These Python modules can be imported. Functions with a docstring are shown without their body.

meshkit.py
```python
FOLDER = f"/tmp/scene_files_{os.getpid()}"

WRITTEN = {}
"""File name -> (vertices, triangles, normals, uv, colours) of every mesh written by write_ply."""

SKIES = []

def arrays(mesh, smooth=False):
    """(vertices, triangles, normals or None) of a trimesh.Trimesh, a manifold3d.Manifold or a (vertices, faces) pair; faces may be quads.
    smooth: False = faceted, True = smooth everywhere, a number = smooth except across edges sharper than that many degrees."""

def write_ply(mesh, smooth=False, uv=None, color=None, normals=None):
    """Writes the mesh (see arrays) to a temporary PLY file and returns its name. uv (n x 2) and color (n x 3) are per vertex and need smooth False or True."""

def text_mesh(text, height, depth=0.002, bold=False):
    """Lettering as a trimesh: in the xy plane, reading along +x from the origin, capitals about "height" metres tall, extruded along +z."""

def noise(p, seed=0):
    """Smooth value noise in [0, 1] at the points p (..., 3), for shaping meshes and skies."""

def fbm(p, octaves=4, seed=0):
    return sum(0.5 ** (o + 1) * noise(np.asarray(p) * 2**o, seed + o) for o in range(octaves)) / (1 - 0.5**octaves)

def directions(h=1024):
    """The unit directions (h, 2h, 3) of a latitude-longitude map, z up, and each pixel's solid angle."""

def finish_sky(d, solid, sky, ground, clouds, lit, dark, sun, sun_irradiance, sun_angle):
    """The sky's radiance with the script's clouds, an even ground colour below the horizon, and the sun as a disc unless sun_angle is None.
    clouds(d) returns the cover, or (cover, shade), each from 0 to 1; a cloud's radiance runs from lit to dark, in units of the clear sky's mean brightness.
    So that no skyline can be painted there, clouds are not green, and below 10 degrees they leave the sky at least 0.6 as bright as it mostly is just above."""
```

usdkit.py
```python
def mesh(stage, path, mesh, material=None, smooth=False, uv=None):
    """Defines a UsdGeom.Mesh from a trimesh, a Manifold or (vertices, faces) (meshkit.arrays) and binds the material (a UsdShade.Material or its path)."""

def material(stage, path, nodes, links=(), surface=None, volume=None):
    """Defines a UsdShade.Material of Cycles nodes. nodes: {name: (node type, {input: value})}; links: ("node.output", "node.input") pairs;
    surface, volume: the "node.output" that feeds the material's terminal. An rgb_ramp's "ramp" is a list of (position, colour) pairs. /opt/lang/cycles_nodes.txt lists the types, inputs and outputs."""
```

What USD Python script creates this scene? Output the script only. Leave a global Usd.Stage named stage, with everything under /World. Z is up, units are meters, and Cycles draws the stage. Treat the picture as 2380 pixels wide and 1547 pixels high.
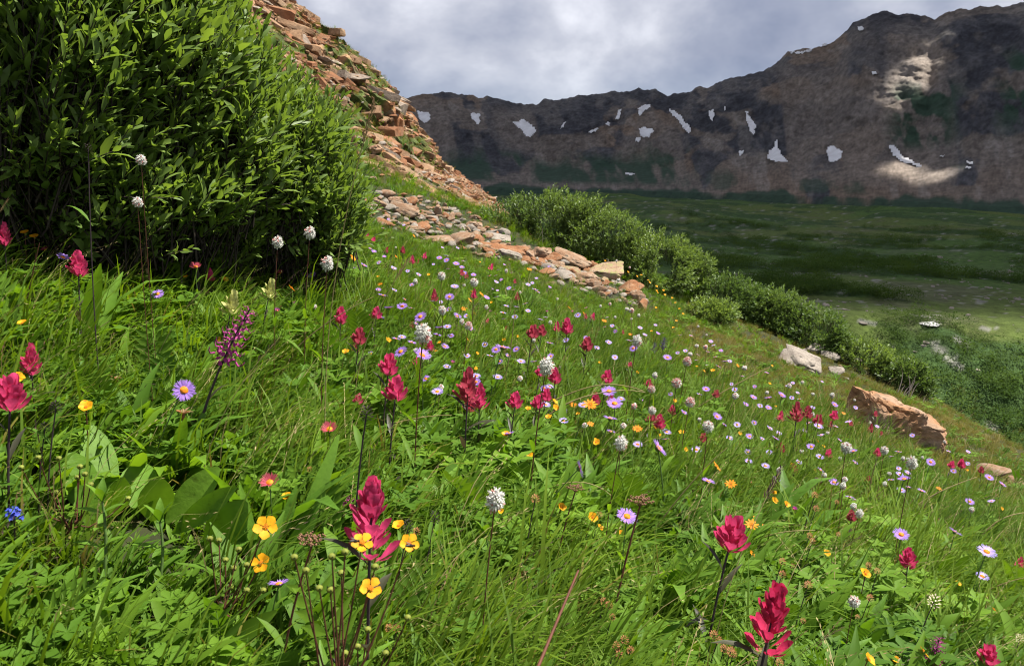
import math, random
import numpy as np, trimesh, usdkit, meshkit
from pxr import Usd, UsdGeom, UsdLux, UsdShade, Gf, Sdf, Vt
from meshkit import noise, fbm

stage = Usd.Stage.CreateInMemory()
UsdGeom.SetStageUpAxis(stage, 'Z'); UsdGeom.SetStageMetersPerUnit(stage, 1.0)
UsdGeom.Xform.Define(stage, '/World')
stage.SetDefaultPrim(stage.GetPrimAtPath('/World'))
UsdGeom.Scope.Define(stage, '/World/Looks')

# ------------------------------------------------------------------ camera, sky, sun, exposure
EYE = np.array([0.0, 0.0, 0.62])
PITCH = math.radians(13.3)                       # looking a little downhill
FOCAL, APERTURE = 28.25, 36.0
cam = UsdGeom.Camera.Define(stage, '/World/camera')
cam.AddTranslateOp().Set(Gf.Vec3d(*EYE)); cam.AddRotateXOp().Set(90 - math.degrees(PITCH))
cam.CreateHorizontalApertureAttr(APERTURE); cam.CreateFocalLengthAttr(FOCAL)
cam.CreateClippingRangeAttr(Gf.Vec2f(0.05, 60000))
cam.CreateFStopAttr(16.0); cam.CreateFocusDistanceAttr(1.9)
cam.CreateExposureAttr(1.3)

SUN_DIR = np.array([0.46, 0.10, 0.88]); SUN_DIR /= np.linalg.norm(SUN_DIR)
sun = UsdLux.DistantLight.Define(stage, '/World/sun')
sun.CreateIntensityAttr(1.25); sun.CreateAngleAttr(0.53); sun.CreateNormalizeAttr(True)
sun.CreateColorAttr(Gf.Vec3f(1.0, 0.95, 0.86))
el, az = math.asin(SUN_DIR[2]), math.atan2(SUN_DIR[0], SUN_DIR[1])
sun.AddRotateZOp().Set(-math.degrees(az)); sun.AddRotateXOp().Set(math.degrees(el) - 90 )
SKY_STRENGTH = 0.066
sky = UsdLux.DomeLight.Define(stage, '/World/sky')
sky_nodes = {
    'co': ('texture_coordinate', {}),
    'sk': ('sky_texture', {'sky_type': 'single_scattering', 'sun_disc': False, 'sun_elevation': el, 'sun_rotation': az, 'altitude': 3400.0, 'air_density': 1.0, 'aerosol_density': 1.0}),
    'mp': ('mapping', {'scale': (1.0, 1.0, 1.45), 'location': (0.4, 0.0, 0.0)}),
    'n1': ('noise_texture', {'scale': 4.6, 'detail': 8.0, 'roughness': 0.52, 'distortion': 0.08}),
    'mp2': ('mapping', {'scale': (1.0, 1.0, 1.8), 'location': (3.1, 1.7, 0.3)}),
    'n2': ('noise_texture', {'scale': 1.3, 'detail': 3.0, 'roughness': 0.5}),
    'r1': ('rgb_ramp', {'ramp': [(0.24, (1.6, 1.85, 2.65)), (0.41, (2.5, 2.72, 3.45)), (0.55, (3.8, 3.95, 4.55)), (0.72, (6.2, 6.3, 6.8))]}),
    'sep': ('separate_xyz', {}),
    'sum': ('math', {'math_type': 'multiply_add', 'value2': 1.35, 'value3': 0.0}),
    'tilt': ('math', {'math_type': 'multiply_add', 'value2': 0.8, 'value3': -0.545}),
    'tot': ('math', {'math_type': 'add'}), 'low': ('map_range', {'from_min': 0.02, 'from_max': 0.13, 'to_min': -0.13, 'to_max': 0.0, 'clamp': True}), 'tot2': ('math', {'math_type': 'add'}),
    'cov': ('map_range', {'from_min': -0.02, 'from_max': 0.10, 'to_min': 0.80, 'to_max': 0.97, 'clamp': True}),
    'mx': ('mix', {}),
    'bg': ('background_shader', {'strength': SKY_STRENGTH}),
}
sky_links = [('co.generated', 'mp.vector'), ('mp.vector', 'n1.vector'), ('co.generated', 'mp2.vector'), ('mp2.vector', 'n2.vector'),
             ('n1.fac', 'sum.value1'), ('co.generated', 'sep.vector'), ('n2.fac', 'tilt.value1'), ('sum.value', 'tot.value1'), ('tilt.value', 'tot.value2'),
             ('sep.z', 'low.value'), ('tot.value', 'tot2.value1'), ('low.result', 'tot2.value2'), ('tot2.value', 'r1.fac'), ('sep.z', 'cov.value'), ('cov.result', 'mx.fac'), ('sk.color', 'mx.color1'), ('r1.color', 'mx.color2'),
             ('mx.color', 'bg.color')]
sky_mat = usdkit.material(stage, '/World/Looks/cloudy_sky', sky_nodes, sky_links, surface='bg.background')
UsdShade.MaterialBindingAPI.Apply(sky.GetPrim()).Bind(sky_mat)
sky.GetPrim().SetCustomDataByKey('kind', 'structure')
sky.GetPrim().SetCustomDataByKey('label', 'grey blue sky full of soft clouds above the mountains')

# ------------------------------------------------------------------ helpers
RNG = np.random.default_rng(20240715)
rnd = random.Random(7)
W_, H_ = 2380.0, 1547.0                          # coordinates in which positions were measured on the photograph
FPX = FOCAL / APERTURE * W_
FWD = np.array([0, math.cos(PITCH), -math.sin(PITCH)]); UPV = np.array([0, math.sin(PITCH), math.cos(PITCH)]); RGT = np.array([1.0, 0, 0])

def ray(px, py):
    """Direction through a measured point, scaled so that its depth along the view axis is 1."""
    return FWD + RGT * ((px - W_ / 2) / FPX) - UPV * ((py - H_ / 2) / FPX)

def project(p):
    q = np.asarray(p) - EYE; d = q @ FWD
    return np.stack([W_ / 2 + FPX * (q @ RGT) / d, H_ / 2 - FPX * (q @ UPV) / d], -1)

def at_y(px, py, y):
    r = ray(px, py); return EYE + r * (y / r[1])

def smooth(a, b, x):
    t = np.clip((np.asarray(x, float) - a) / (b - a), 0, 1); return t * t * (3 - 2 * t)

COUNT = {}
def numbered(parent, name):
    n = COUNT.get((parent, name), 0); COUNT[(parent, name)] = n + 1
    return name if n == 0 else f'{name}_{n:03d}'

def tag(prim, label=None, cat=None, group=None, kind=None):
    p = prim.GetPrim() if hasattr(prim, 'GetPrim') else prim
    for k, v in (('label', label), ('category', cat), ('group', group), ('kind', kind)):
        if v: p.SetCustomDataByKey(k, v)
    return p

def obj(name, mesh, mat, parent='/World', smooth_=False, **kw):
    path = f'{parent}/{numbered(parent, name)}'
    m = usdkit.mesh(stage, path, mesh, mat, smooth=smooth_)
    if kw: tag(m, **kw)
    return m

def thing(name, label, cat, group=None, loc=(0, 0, 0)):
    path = f'/World/{numbered("/World", name)}'
    x = UsdGeom.Xform.Define(stage, path)
    x.AddTranslateOp().Set(Gf.Vec3d(*map(float, loc)))
    tag(x, label, cat, group)
    return path

def colour_attr(m, rgb, name='tint'):
    UsdGeom.PrimvarsAPI(m).CreatePrimvar(name, Sdf.ValueTypeNames.Color3fArray, 'vertex').Set(Vt.Vec3fArray.FromNumpy(np.asarray(rgb, np.float32)))

class MB:
    """Collects pieces into one mesh."""
    def __init__(s): s.v, s.f, s.n = [], [], 0
    def add(s, v, f):
        v = np.asarray(v, float); f = np.asarray(f, int)
        if f.shape[1] == 4: f = np.vstack([f[:, [0, 1, 2]], f[:, [0, 2, 3]]])
        s.v.append(v); s.f.append(f + s.n); s.n += len(v); return s
    def mesh(s): return np.vstack(s.v), np.vstack(s.f)
    def tris(s): return sum(len(x) for x in s.f)

def basis(axis, up=(0, 0, 1.0)):
    """Columns x, y, z with y along axis and z as near to up as can be."""
    y = np.asarray(axis, float); y = y / (np.linalg.norm(y) + 1e-12); u = np.asarray(up, float)
    x = np.cross(y, u)
    if np.linalg.norm(x) < 1e-5: x = np.cross(y, [1.0, 0, 0.01])
    x /= np.linalg.norm(x); return np.stack([x, y, np.cross(x, y)], 1)

def tube(pts, radii, sides=5):
    p = np.asarray(pts, float); t = np.gradient(p, axis=0); t /= np.linalg.norm(t, axis=1, keepdims=True) + 1e-12
    ref = np.array([1.0, 0, 0]) if abs(t[0, 0]) < 0.8 else np.array([0, 1.0, 0])
    a = np.cross(t, ref); a /= np.linalg.norm(a, axis=1, keepdims=True) + 1e-12; b = np.cross(t, a)
    ang = np.arange(sides) * 2 * np.pi / sides; r = np.broadcast_to(radii, (len(p),))
    v = p[:, None] + r[:, None, None] * (np.cos(ang)[None, :, None] * a[:, None] + np.sin(ang)[None, :, None] * b[:, None])
    n = len(p); i, j = np.meshgrid(np.arange(n - 1), np.arange(sides), indexing='ij')
    q = np.stack([i * sides + j, i * sides + (j + 1) % sides, (i + 1) * sides + (j + 1) % sides, (i + 1) * sides + j], -1).reshape(-1, 4)
    f = np.vstack([q[:, [0, 1, 2]], q[:, [0, 2, 3]]])
    v = np.vstack([v.reshape(-1, 3), p[-1]]); k = (n - 1) * sides
    return v, np.vstack([f, [[k + m, k + (m + 1) % sides, len(v) - 1] for m in range(sides)]])

def arc(p0, p1, sag=0.0, n=6, side=None):
    """Curve from p0 to p1, pulled aside by the vector side in its middle."""
    s = np.linspace(0, 1, n)[:, None]; p0, p1 = np.asarray(p0, float), np.asarray(p1, float)
    c = p0 * (1 - s) + p1 * s
    return c + (4 * s * (1 - s)) * (np.zeros(3) if side is None else np.asarray(side, float))

def grid_faces(nr, nc):
    i, j = np.meshgrid(np.arange(nr - 1), np.arange(nc - 1), indexing='ij'); a = (i * nc + j).ravel()
    return np.vstack([np.stack([a, a + 1, a + nc + 1], 1), np.stack([a, a + nc + 1, a + nc], 1)])

# ------------------------------------------------------------------ the lie of the land (z of the ground at x, y)
CREST = np.array([(4.2, -8), (3.7, 0), (3.75, 4.6), (3.55, 6.0), (4.15, 8.0), (4.1, 9.2), (2.6, 10.0), (0.9, 10.6), (-0.1, 13.0), (-0.5, 18.0), (-0.6, 26.0), (-0.6, 60.0)])
SIL = [(420, -260), (560, -60), (640, -34), (697, 4), (740, 45), (790, 88), (822, 108), (872, 158), (905, 195), (950, 240), (985, 292), (1012, 330), (1040, 378), (1090, 412), (1165, 467), (1230, 520)]
Y_SIL = 26.0
SX = np.array([at_y(px, py, Y_SIL)[0] for px, py in SIL]); SZ = np.array([at_y(px, py, Y_SIL)[2] for px, py in SIL])
VD, VZ = np.array([0, 9, 20, 40, 100, 200, 500, 1200, 1900.0]), np.array([-1.2, -3.2, -8.0, -14.5, -25, -35.5, -52, -80, -92.0])

def crest_distance(x, y):
    """Signed distance beyond the edge where the meadow breaks off, positive on the valley side."""
    x, y = np.asarray(x, float), np.asarray(y, float)
    cx = np.interp(y, CREST[:, 1], CREST[:, 0])
    return (x - cx) * 0.85

def ground(x, y, fine=True):
    x, y = np.broadcast_arrays(np.asarray(x, float), np.asarray(y, float)); sh = x.shape; x, y = x.ravel(), y.ravel()
    yy = np.maximum(y, -3)
    lat = np.where(x < -0.7, -0.252 + 0.40 * (x + 0.7), 0.36 * x)
    z = -0.5 * (1 - np.exp(-yy / 3.0)) - lat
    # rocky hillside rising beyond the meadow
    ky = smooth(10.0, 24.5, y) ** 1.15
    yb = np.maximum(y, Y_SIL); hz = (np.interp(x * Y_SIL / yb, SX, SZ) - EYE[2]) * yb / Y_SIL + EYE[2] - 0.55 * (yb - Y_SIL)     # the spur falls away behind its nose
    z = z * (1 - ky) + (hz - 0.10) * ky
    d = np.hypot(x, y)
    vz = np.interp(d, VD, VZ) + smooth(60, 400, d) * (fbm(np.stack([x / 130, y / 170, 0 * x + 4.2], -1), 3, 5) - .5) * np.clip(d * 0.05, 0, 22)
    s = crest_distance(x, y)
    w = smooth(0.0, 5.0, s)
    z = z * (1 - w) + np.minimum(vz, z - 0.30 * np.maximum(s, 0)) * w
    w2 = smooth(70, 160, y)
    z = z * (1 - w2) + vz * w2
    if fine:
        n = fbm(np.stack([x * 1.1, y * 1.1, 0 * x], -1), 3, 1) - .5
        z = z + n * np.where(d < 14, 0.10, 0.25)
    return z.reshape(sh)

GX0, GY0, GSTEP = -14.0, -5.0, 0.05
_gx, _gy = np.meshgrid(np.arange(GX0, 14.01, GSTEP), np.arange(GY0, 30.01, GSTEP))
GRID = ground(_gx, _gy)
def gz(x, y):
    """Height of the ground, read from a fine table near the camera."""
    x, y = np.broadcast_arrays(np.asarray(x, float), np.asarray(y, float))
    u, v = (x - GX0) / GSTEP, (y - GY0) / GSTEP; ok = (u >= 0) & (u < GRID.shape[1] - 1) & (v >= 0) & (v < GRID.shape[0] - 1)
    i = np.clip(u.astype(int), 0, GRID.shape[1] - 2); j = np.clip(v.astype(int), 0, GRID.shape[0] - 2); a, b = u - i, v - j
    z = GRID[j, i] * (1 - a) * (1 - b) + GRID[j, i + 1] * a * (1 - b) + GRID[j + 1, i] * (1 - a) * b + GRID[j + 1, i + 1] * a * b
    if not ok.all():
        z = np.array(z); z[~ok] = ground(x[~ok], y[~ok])
    return z

def on_ground(px, py, h=0.0, tmax=60, tmin=0.3):
    """Where the line of sight through a measured point comes within h of the ground."""
    r = ray(px, py); t = np.geomspace(tmin, tmax, 900); p = EYE + r * t[:, None]
    g = p[:, 2] - gz(p[:, 0], p[:, 1]) - h
    k = int(np.argmax(g <= 0))
    if g[k] > 0:                                     # passes just over the edge of the slope
        m = t < 13; k = int(np.argmin(g[m])); q = p[k].copy(); q[2] -= g[k]; return q
    if k == 0: return p[0]
    f = g[k - 1] / (g[k - 1] - g[k] + 1e-12); return EYE + r * (t[k - 1] + f * (t[k] - t[k - 1]))
# ------------------------------------------------------------------ materials of the land
def rock_material(name, ramp, scale=3.0, lichen=None, bump=0.6, rough=0.9, extra=None, dist=0.05):
    nodes = {
        'g': ('texture_coordinate', {}),
        'n1': ('noise_texture', {'scale': scale, 'detail': 8.0, 'roughness': 0.62, 'distortion': 0.6}),
        'r1': ('rgb_ramp', {'ramp': ramp}),
        'n2': ('noise_texture', {'scale': scale * 9, 'detail': 6.0, 'roughness': 0.7}),
        'r2': ('rgb_ramp', {'ramp': [(0.25, (0.55, 0.55, 0.55)), (0.75, (1.25, 1.25, 1.25))]}),
        'm1': ('mix', {'mix_type': 'multiply', 'fac': 1.0}),
        'b': ('bump', {'strength': bump, 'distance': dist}),
        'p': ('principled_bsdf', {'roughness': rough, 'specular_ior_level': 0.25}),
    }
    links = [('g.object', 'n1.vector'), ('g.object', 'n2.vector'), ('n1.fac', 'r1.fac'), ('n2.fac', 'r2.fac'), ('r1.color', 'm1.color1'), ('r2.color', 'm1.color2'),
             ('n2.fac', 'b.height'), ('b.normal', 'p.normal')]
    last = 'm1.color'
    if lichen:
        nodes |= {'n3': ('noise_texture', {'scale': scale * 2.3, 'detail': 7.0, 'roughness': 0.75}), 'r3': ('rgb_ramp', {'ramp': [(lichen[1], (0, 0, 0)), (lichen[1] + 0.05, (1, 1, 1))]}),
                  'm2': ('mix', {'color2': lichen[0]})}
        links += [('g.object', 'n3.vector'), ('n3.fac', 'r3.fac'), ('r3.color', 'm2.fac'), (last, 'm2.color1')]
        last = 'm2.color'
    links.append((last, 'p.base_color'))
    return usdkit.material(stage, f'/World/Looks/{name}', nodes, links, surface='p.BSDF')

def tinted(name, bump_scale=1.2, bump=0.8, rough=0.95, dist=0.5, fine=None, spread=(0.7, 1.3)):
    """Takes the thing's own colour from the mesh and adds grain."""
    nodes = {
        'g': ('geometry', {}), 'a': ('attribute', {'attribute': 'tint'}),
        'n': ('noise_texture', {'scale': bump_scale, 'detail': 9.0, 'roughness': 0.68}),
        'r': ('rgb_ramp', {'ramp': [(0.3, (spread[0],) * 3), (0.7, (spread[1],) * 3)]}),
        'm': ('mix', {'mix_type': 'multiply', 'fac': 1.0}),
        'b': ('bump', {'strength': bump, 'distance': dist}),
        'p': ('principled_bsdf', {'roughness': rough, 'specular_ior_level': 0.15}),
    }
    links = [('g.position', 'n.vector'), ('n.fac', 'r.fac'), ('a.color', 'm.color1'), ('r.color', 'm.color2'), ('m.color', 'p.base_color'), ('n.fac', 'b.height'), ('b.normal', 'p.normal')]
    return usdkit.material(stage, f'/World/Looks/{name}', nodes, links, surface='p.BSDF')

M = {}
M['soil'] = rock_material('meadow_soil', [(0.3, (0.014, 0.018, 0.006)), (0.55, (0.032, 0.036, 0.010)), (0.8, (0.06, 0.055, 0.02))], 2.0)
M['rock_tan'] = rock_material('tan_stone', [(0.25, (0.161, 0.081, 0.043)), (0.45, (0.260, 0.155, 0.093)), (0.6, (0.310, 0.223, 0.155)), (0.8, (0.341, 0.279, 0.223))], 2.2, dist=0.03, lichen=((0.075, 0.070, 0.055), 0.58))
M['rock_orange'] = rock_material('orange_stone', [(0.25, (0.144, 0.054, 0.021)), (0.5, (0.264, 0.120, 0.054)), (0.75, (0.312, 0.204, 0.126))], 2.0, dist=0.03, lichen=((0.075, 0.070, 0.055), 0.58))
M['rock_pale'] = rock_material('pale_stone', [(0.25, (0.167, 0.130, 0.105)), (0.5, (0.285, 0.248, 0.211)), (0.75, (0.33, 0.285, 0.235))], 2.2, dist=0.03, lichen=((0.075, 0.070, 0.055), 0.58))
M['rock_lichen'] = rock_material('lichen_stone', [(0.25, (0.186, 0.099, 0.056)), (0.5, (0.285, 0.192, 0.124)), (0.75, (0.322, 0.260, 0.198))], 2.0, lichen=((0.223, 0.223, 0.087), 0.52), dist=0.03)
M['outcrop'] = rock_material('outcrop_stone', [(0.22, (0.168, 0.066, 0.027)), (0.42, (0.270, 0.144, 0.072)), (0.58, (0.276, 0.204, 0.150)), (0.8, (0.312, 0.270, 0.228))], 1.6, dist=0.04)
M['cliff'] = tinted('hillside_rock', 3.2, 1.0, dist=0.10, spread=(0.45, 1.5))
M['valley'] = tinted('valley_ground', 0.35, 1.0, dist=1.5, spread=(0.45, 1.45))
M['mountain'] = tinted('mountain_rock', 0.09, 0.25, dist=3.0, spread=(0.65, 1.35))
M['snow'] = usdkit.material(stage, '/World/Looks/old_snow', {'g': ('geometry', {}), 'n': ('noise_texture', {'scale': 0.08, 'detail': 5.0}), 'r': ('rgb_ramp', {'ramp': [(0.3, (0.66, 0.64, 0.64)), (0.7, (0.86, 0.85, 0.86))]}), 'p': ('principled_bsdf', {'roughness': 0.7})},
                            [('g.position', 'n.vector'), ('n.fac', 'r.fac'), ('r.color', 'p.base_color')], surface='p.BSDF')
M['cloud'] = usdkit.material(stage, '/World/Looks/cloud_vapour', {'d': ('diffuse_bsdf', {'color': (0.85, 0.85, 0.87)}), 't': ('translucent_bsdf', {'color': (0.5, 0.52, 0.56)}), 'm': ('mix_closure', {'fac': 0.35}), 'a': ('attribute', {'attribute': 'tint'}), 'tr': ('transparent_bsdf', {}), 'mm': ('mix_closure', {})},
                             [('d.BSDF', 'm.closure1'), ('t.BSDF', 'm.closure2'), ('a.fac', 'mm.fac'), ('tr.BSDF', 'mm.closure1'), ('m.closure', 'mm.closure2')], surface='mm.closure')

# ------------------------------------------------------------------ meadow: near sheet
gx = np.concatenate([np.linspace(-9, -2.5, 40), np.linspace(-2.4, 5.2, 150), np.linspace(5.35, 9, 18)])
gy = np.concatenate([np.linspace(-4, 0.2, 16), np.linspace(0.25, 11, 190), np.linspace(11.1, 15, 30)])
X, Y = np.meshgrid(gx, gy)
Z = ground(X, Y) - 0.35 * smooth(11.6, 13.2, Y) * smooth(1.1, 0.6, X)
obj('meadow_ground', (np.stack([X, Y, Z], -1).reshape(-1, 3), grid_faces(*X.shape)), M['soil'], smooth_=True, kind='structure', label='steep green meadow slope falling away to the valley')

# ------------------------------------------------------------------ rocky hillside with its ledges and scree
def stone(seed, sub=2, rough=0.10, cuts=9, flat=0.75):
    r = np.random.default_rng(seed); p = r.normal(size=(cuts + 7, 3)); p /= np.linalg.norm(p, axis=1, keepdims=True); p *= r.uniform(.75, 1.05, (len(p), 1)); p[:, 2] *= flat
    h = trimesh.convex.convex_hull(p)
    for _ in range(sub): h = h.subdivide()
    v = np.array(h.vertices)
    if sub:
        h2 = trimesh.Trimesh(v, h.faces, process=True); trimesh.smoothing.filter_laplacian(h2, 0.35, iterations=1 if sub < 3 else 3); v = np.array(h2.vertices); f = np.array(h2.faces)
    else: f = np.array(h.faces)
    n = fbm(v * 2.2 + seed, 3, seed) - .5; crack = np.abs(fbm(v * [1.3, 1.3, 2.4] + seed * 3, 3, seed + 1) - .5)
    v = v * (1 + rough * 2 * n[:, None] - 0.16 * np.clip(0.06 - crack, 0, 1)[:, None] / 0.06 * (rough > 0)); return v, f

def block(seed):
    """An angular bed rock block: a box with its corners knocked off unevenly."""
    r = np.random.default_rng(seed); p = []
    for x in (-1, 1):
        for y in (-1, 1):
            for z in (-1, 1):
                c = np.array([x, y, z], float); 
                for a in range(3):
                    q = c.copy(); q[a] *= r.uniform(.45, .92); p.append(q * r.uniform(.86, 1.08, 3))
    h = trimesh.convex.convex_hull(np.array(p)); return np.array(h.vertices), np.array(h.faces)
def craggy(seed, n=4):
    v, f = block(seed); m = trimesh.Trimesh(v, f)
    for _ in range(n): m = m.subdivide()
    v = np.array(m.vertices); d = v / np.linalg.norm(v, axis=1, keepdims=True)
    a = fbm(v * 1.6 + seed, 4, seed) - .5; cr = np.abs(fbm(v * [1.5, 1.5, 2.6] + seed * 2.0, 3, seed + 1) - .5); st = np.floor((fbm(v * [1.2, 1.2, 2.0] + seed, 3, seed + 2)) * 9) / 9 - .5; fine = fbm(v * 8, 3, seed + 4) - .5
    return v + d * (0.30 * a + 0.26 * st + 0.07 * fine - 0.14 * np.clip(1 - cr / .045, 0, 1))[:, None], np.array(m.faces)
BLOCKS = [block(700 + i) for i in range(8)]
HULLS = [stone(340 + i, 0, 0.0, 12) for i in range(6)]
STONES = [stone(300 + i, 1, 0.06) for i in range(5)]
BOULDERS = [stone(320 + i, 3, 0.09, flat=(0.8, 0.65, 0.9, 0.7, 0.6, 0.85)[i % 6]) for i in range(8)]

def hillside():
    xs = np.concatenate([np.arange(-26, -13, 0.35), np.arange(-13, 0.9, 0.055), np.arange(0.9, 4, 0.3)])
    ys = np.concatenate([np.arange(8.6, 28, 0.075), np.arange(28, 60, 0.8)])
    X, Y = np.meshgrid(xs, ys); Z = np.where(Y < 13, gz(X, Y), ground(X, Y, False)); Z = Z - 0.07 + 0.09 * smooth(10.2, 12.4, Y)
    P = np.stack([X, Y, Z], -1)
    k = smooth(9.5, 13.0, Y)
    g = fbm(P * [0.5, 0.5, 0.9], 4, 41); t2 = fbm(P * [2.2, 2.2, 3.0], 3, 51); gr = fbm(P * [0.33, 0.33, 0.6], 4, 61)
    u = fbm(P * 0.25, 3, 9) - .5
    bed = Z + X * 0.42 + Y * 0.08 + 1.8 * u                       # beds dip to the right; hard beds stand out as ledges
    rough = fbm(np.stack([bed * 2.2, X * 0.45, Y * 0.45], -1), 4, 11) - .5
    blocks = fbm(P * [1.2, 1.2, 1.9], 4, 21) - .5
    cell = np.floor(np.stack([X * 1.3 + 1.5 * blocks, Y * 1.3 + 1.2 * rough, bed * 2.6 + 1.2 * blocks], -1))
    lump = noise(cell * 7.31 + 0.5, 77) - .5                        # blocks of their own height
    ridg = np.abs(fbm(P * [0.5, 0.5, 0.7], 3, 31) - .5) * 2
    scree = smooth(-2.5, -1.7, X + 1.6 * (g - .5)) * smooth(13, 16, Y) + 0.9 * smooth(0.55, 0.66, g) * smooth(12, 14, Y) * smooth(19, 16, Y)
    scree = np.clip(scree, 0, 1); hard = smooth(10.5, 15, Y) * (1 - 0.93 * scree); amp = k * (0.12 + 0.88 * hard); edge = 1 - 0.45 * smooth(22, 26, Y)
    push = amp * edge * (0.75 * lump * 0.9 + 0.9 * rough + 0.5 * np.floor(blocks * 8) / 8 + 0.75 * (ridg - .42))
    P2 = P + push[..., None] * np.array([0.42, -0.66, 0.50])
    P2[..., 2] += k * 0.07 * (fbm(P * 5.0, 2, 3) - .5)
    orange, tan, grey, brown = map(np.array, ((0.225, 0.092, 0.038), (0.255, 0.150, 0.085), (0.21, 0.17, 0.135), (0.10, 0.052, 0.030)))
    col = tan + (orange - tan) * smooth(0.40, 0.58, g)[..., None]
    col = col + (grey - col) * (smooth(0.52, 0.62, t2) * 0.8)[..., None]
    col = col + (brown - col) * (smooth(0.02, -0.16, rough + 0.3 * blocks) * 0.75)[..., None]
    rubb = fbm(P * 7.0, 3, 81); col = col + (np.array([0.19, 0.075, 0.034]) * (0.5 + 1.1 * rubb)[..., None] - col) * (scree * 0.85)[..., None]
    bench = smooth(0.475, 0.535, gr + 0.25 * (t2 - .5)) * (1 - scree)
    low = (1 - smooth(11.0, 15.5, Y + 6 * (gr - .5) * 2)) * smooth(0.42, 0.50, t2 * 0.6 + g * 0.4) * (1 - scree * 0.9)
    bench = np.maximum(bench, low); bench = np.maximum(bench, smooth(-6.0, -7.5, X + 3 * (g - .5)) * smooth(23, 25.5, Y) * 0.85); bench = np.clip(bench, 0, 1)
    col = col + (np.array([0.058, 0.082, 0.022]) - col) * (bench * 0.95)[..., None]
    m = obj('rocky_hillside', (P2.reshape(-1, 3), grid_faces(*X.shape)), M['cliff'], smooth_=False, kind='structure', label='steep orange brown rocky hillside with ledges and loose scree')
    colour_attr(m, col.reshape(-1, 3))
    # blocks of bed rock that stand out of the slope
    r = np.random.default_rng(77); Q = P2.reshape(-1, 3); px = project(Q); vis = (px[:, 0] > 590) & (px[:, 0] < 1150) & (px[:, 1] > -60) & (px[:, 1] < 480) & (Q[:, 1] < 27) & (Q[:, 1] > 11)
    sc_ = scree.ravel(); w = np.where(vis, np.clip(hard.ravel(), 0, 1) * (1 - 0.8 * bench.ravel()) + .35 * sc_ + .01, 0); ks = r.choice(len(Q), 2300, replace=False, p=w / w.sum())
    size = np.clip(0.085 * np.exp(r.normal(0, .55, len(ks))), .03, .36) * np.where(sc_[ks] > .5, .55, 1.0); order = np.argsort(-size / np.linalg.norm(Q[ks] - EYE, axis=1)); rest = MB(); rest2 = MB()
    for n, q in enumerate(order):
        p, s = Q[ks[q]], size[q]; v, f = BLOCKS[r.integers(8)] if r.random() < .35 else HULLS[r.integers(6)]; R = trimesh.transformations.euler_matrix(r.normal(0, .22), 0.38 + r.normal(0, .2), r.normal(0, .5))[:3, :3]
        v = (v * [s * r.uniform(.8, 1.8), s * r.uniform(.7, 1.1), s * r.uniform(.25, .60)]) @ R.T + p - np.array([.14, -.20, .16]) * s * r.uniform(-.2, 1.3)
        mat = ('cliff_orange', 'cliff_tan', 'cliff_tan', 'cliff_tan', 'cliff_grey')[r.integers(5)]
        if n < 280: obj('block', (v, f), M[mat], '/World/rocky_hillside')
        else: (rest if r.random() < .6 else rest2).add(v, f)
    tag(obj('rubble', rest.mesh(), M['cliff_tan'], '/World/rocky_hillside'), kind='stuff'); tag(obj('rubble', rest2.mesh(), M['cliff_orange'], '/World/rocky_hillside'), kind='stuff')
    return P2, bench, scree
M['cliff_orange'] = rock_material('orange_bed_rock', [(0.3, (0.10, 0.045, 0.022)), (0.5, (0.21, 0.092, 0.042)), (0.72, (0.26, 0.155, 0.09))], 1.7)
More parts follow.
